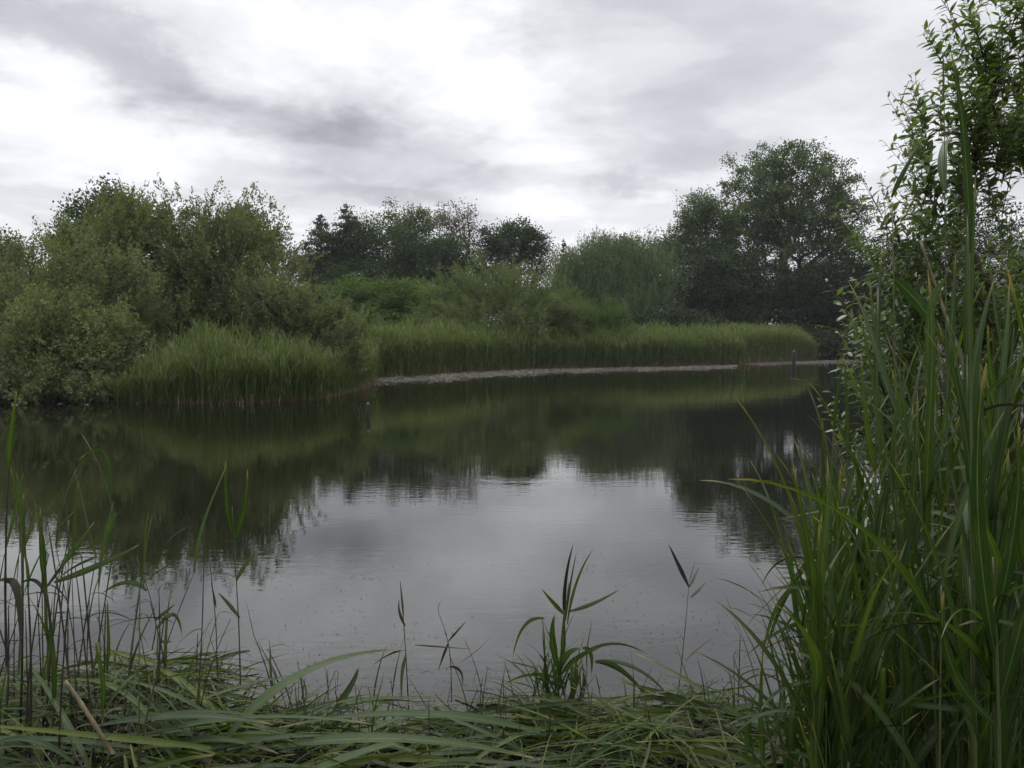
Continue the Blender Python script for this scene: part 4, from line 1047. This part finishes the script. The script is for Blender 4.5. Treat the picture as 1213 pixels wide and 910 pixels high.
# --- floating flecks and scraps on the near water
rng = np.random.default_rng(606)
n = 2600
x = rng.uniform(-2.4, 2.2, n); y = 3.5 + 2.6 * rng.random(n) ** 1.8
keep = 1.2 * np.sin(x * 3.1 + y) + np.sin(x * 1.2 - y * 2.7) + rng.normal(0, .8, n) > 0.1
x, y = x[keep], y[keep]; n = len(x)
a = rng.random(n) * 6.283
v, f, ti = kites(np.column_stack([x, y, np.full(n, .004)]), np.column_stack([np.cos(a), np.sin(a), np.zeros(n)]), np.tile([0, 0, 1.0], (n, 1)), rng.uniform(.006, .040, n), rng.uniform(.002, .006, n), rng.random(n), fold=.01)
fl = link('floating_flecks', mesh_np('floating_flecks', v, f, [M['fleck']], tint=ti)); tag(fl, 'scattered pale flecks and leaf scraps floating on the near water', 'flecks', kind='stuff')

# ------------------------------------------------------------------ near goat willow on the right
def near_willow():
    rng = np.random.default_rng(707)
    base = np.array([2.35, 3.55, gz1(2.35, 3.55)])
    base[2] = max(base[2], 0.0) - .05
    root = empty('goat_willow', base); tag(root, 'leafy goat willow overhanging the pond from the right edge', 'bush')
    tips = [(1062, 118, 3.6), (1080, 95, 3.7), (1098, 150, 3.6), (1058, 205, 3.5), (1046, 225, 3.4), (1075, 175, 3.6), (985, 342, 3.3), (1000, 360, 3.3), (1012, 345, 3.4), (1030, 300, 3.5), (1020, 265, 3.6),
            (1130, 60, 3.8), (1150, 25, 3.8), (1165, 0, 3.9), (1180, -30, 3.9), (1145, 90, 3.7), (1010, 380, 3.4), (1040, 330, 3.5), (1060, 260, 3.5)]
    pts = [P(u, v, y) for u, v, y in tips]
    lb = lobes_px([(1175, 120, 70, 120), (1230, 60, 90, 130), (1125, 215, 80, 90), (1200, 200, 80, 110), (1085, 330, 74, 84), (1170, 360, 100, 90), (1070, 420, 62, 76), (1060, 510, 56, 76), (1180, 450, 90, 90), (1110, 600, 70, 80)], 3.5)
    extra = sample_lobes(lb, 340, rng, .6, .2)
    cl = np.concatenate([np.array(pts), extra])
    A, par, rd, nt_ = skeleton(base, base + np.array([.05, 0, .45]), cl, rng, .3, .0016, .52)
    v, f, uv = tube_path(A[:nt_] - base, rd[:nt_] * 1.2, 8)
    link('trunk', mesh_np('trunk', v, f, [M['twig']], smooth=True), root)
    i = np.arange(nt_, len(A))
    v, f = tubes(A[par[i]] - base, A[i] - base, np.minimum(rd[par[i]], rd[i] * 1.4), rd[i], 5)
    # leafy twigs: each cluster carries a shoot with alternate leaves
    acc = Acc(); S, E = [], []
    for q, c in enumerate(cl):
        for k in range(1 if q < len(pts) else 3):
            node = np.argmin(np.linalg.norm(A - c, axis=1)); pr = A[par[node]]
            d = norm((c - pr) + rng.normal(0, .35, 3) * np.linalg.norm(c - pr) + np.array([-.02, 0, .06]))
            ln = rng.uniform(.16, .34); s = c - d * ln * (.85 if q < len(pts) else .3); e = s + d * ln
            S.append(s); E.append(e)
            m = rng.integers(8, 14); tt = np.linspace(.05, 1, m)
            side = norm(np.cross(d, rng.normal(size=3)))
            oth = np.cross(d, side)
            for j in range(m):
                ph = j * 2.4
                o = side * math.cos(ph) + oth * math.sin(ph)
                ax = norm(d * rng.uniform(.35, .8) + o * .8 + np.array([0, 0, -.1]))
                nrm_ = norm(np.cross(np.cross(ax, np.array([0, 0, 1.0])), ax) + rng.normal(0, .35, 3))
                L = rng.uniform(.044, .078) * (1 - .35 * tt[j]); W = L * rng.uniform(.29, .40)
                sd_ = norm(np.cross(ax, nrm_)); b0 = s + d * ln * tt[j]
                rows = np.array([0, .12, .38, .7, 1.0]); wd = np.array([.06, .5, 1.0, .7, .03]) * W / 2
                cc = b0 + ax * (rows * L)[:, None] - nrm_ * (rows ** 2 * L * .22)[:, None]
                V = np.stack([cc - sd_ * wd[:, None] + nrm_ * wd[:, None] * .3, cc, cc + sd_ * wd[:, None] + nrm_ * wd[:, None] * .3], 1).reshape(-1, 3)
                ib = np.arange(4)[:, None] * 3
                acc.add(V - base, np.concatenate([ib + np.array([[0, 1, 4, 3]]), ib + np.array([[1, 2, 5, 4]])]), 0, np.full(15, rng.random()))
    S = np.array(S); E = np.array(E)
    v2, f2 = tubes(S - base, E - base, np.full(len(S), .0016), np.full(len(S), .0008), 4)
    link('branches', mesh_np('branches', np.concatenate([v, v2]), np.concatenate([f, f2 + len(v)]), [M['twig']], smooth=True), root)
    link('foliage', acc.mesh('foliage', [M['gwillow']], True), root)
near_willow()

# ------------------------------------------------------------------ thin haze volume, added to lift the darks of the far trees
hz = Acc()
lo, hi = np.array([-160, -30, -8.0]), np.array([170, 140, 32.0])
cv = np.array([[x, y, z] for x in (lo[0], hi[0]) for y in (lo[1], hi[1]) for z in (lo[2], hi[2])])
hf = np.array([[0, 1, 3, 2], [4, 6, 7, 5], [0, 4, 5, 1], [2, 3, 7, 6], [0, 2, 6, 4], [1, 5, 7, 3]])
hm, t, out = new_mat('haze')
pv = t.n('ShaderNodeVolumePrincipled'); pv.inputs['Color'].default_value = (0.93, 0.95, 1.0, 1); pv.inputs['Density'].default_value = 0.00030
t.L.new(pv.outputs[0], out.inputs['Volume'])
kind(link('haze', mesh_np('haze', cv, hf, [hm])), 'stuff', 'thin added haze veiling the far trees')
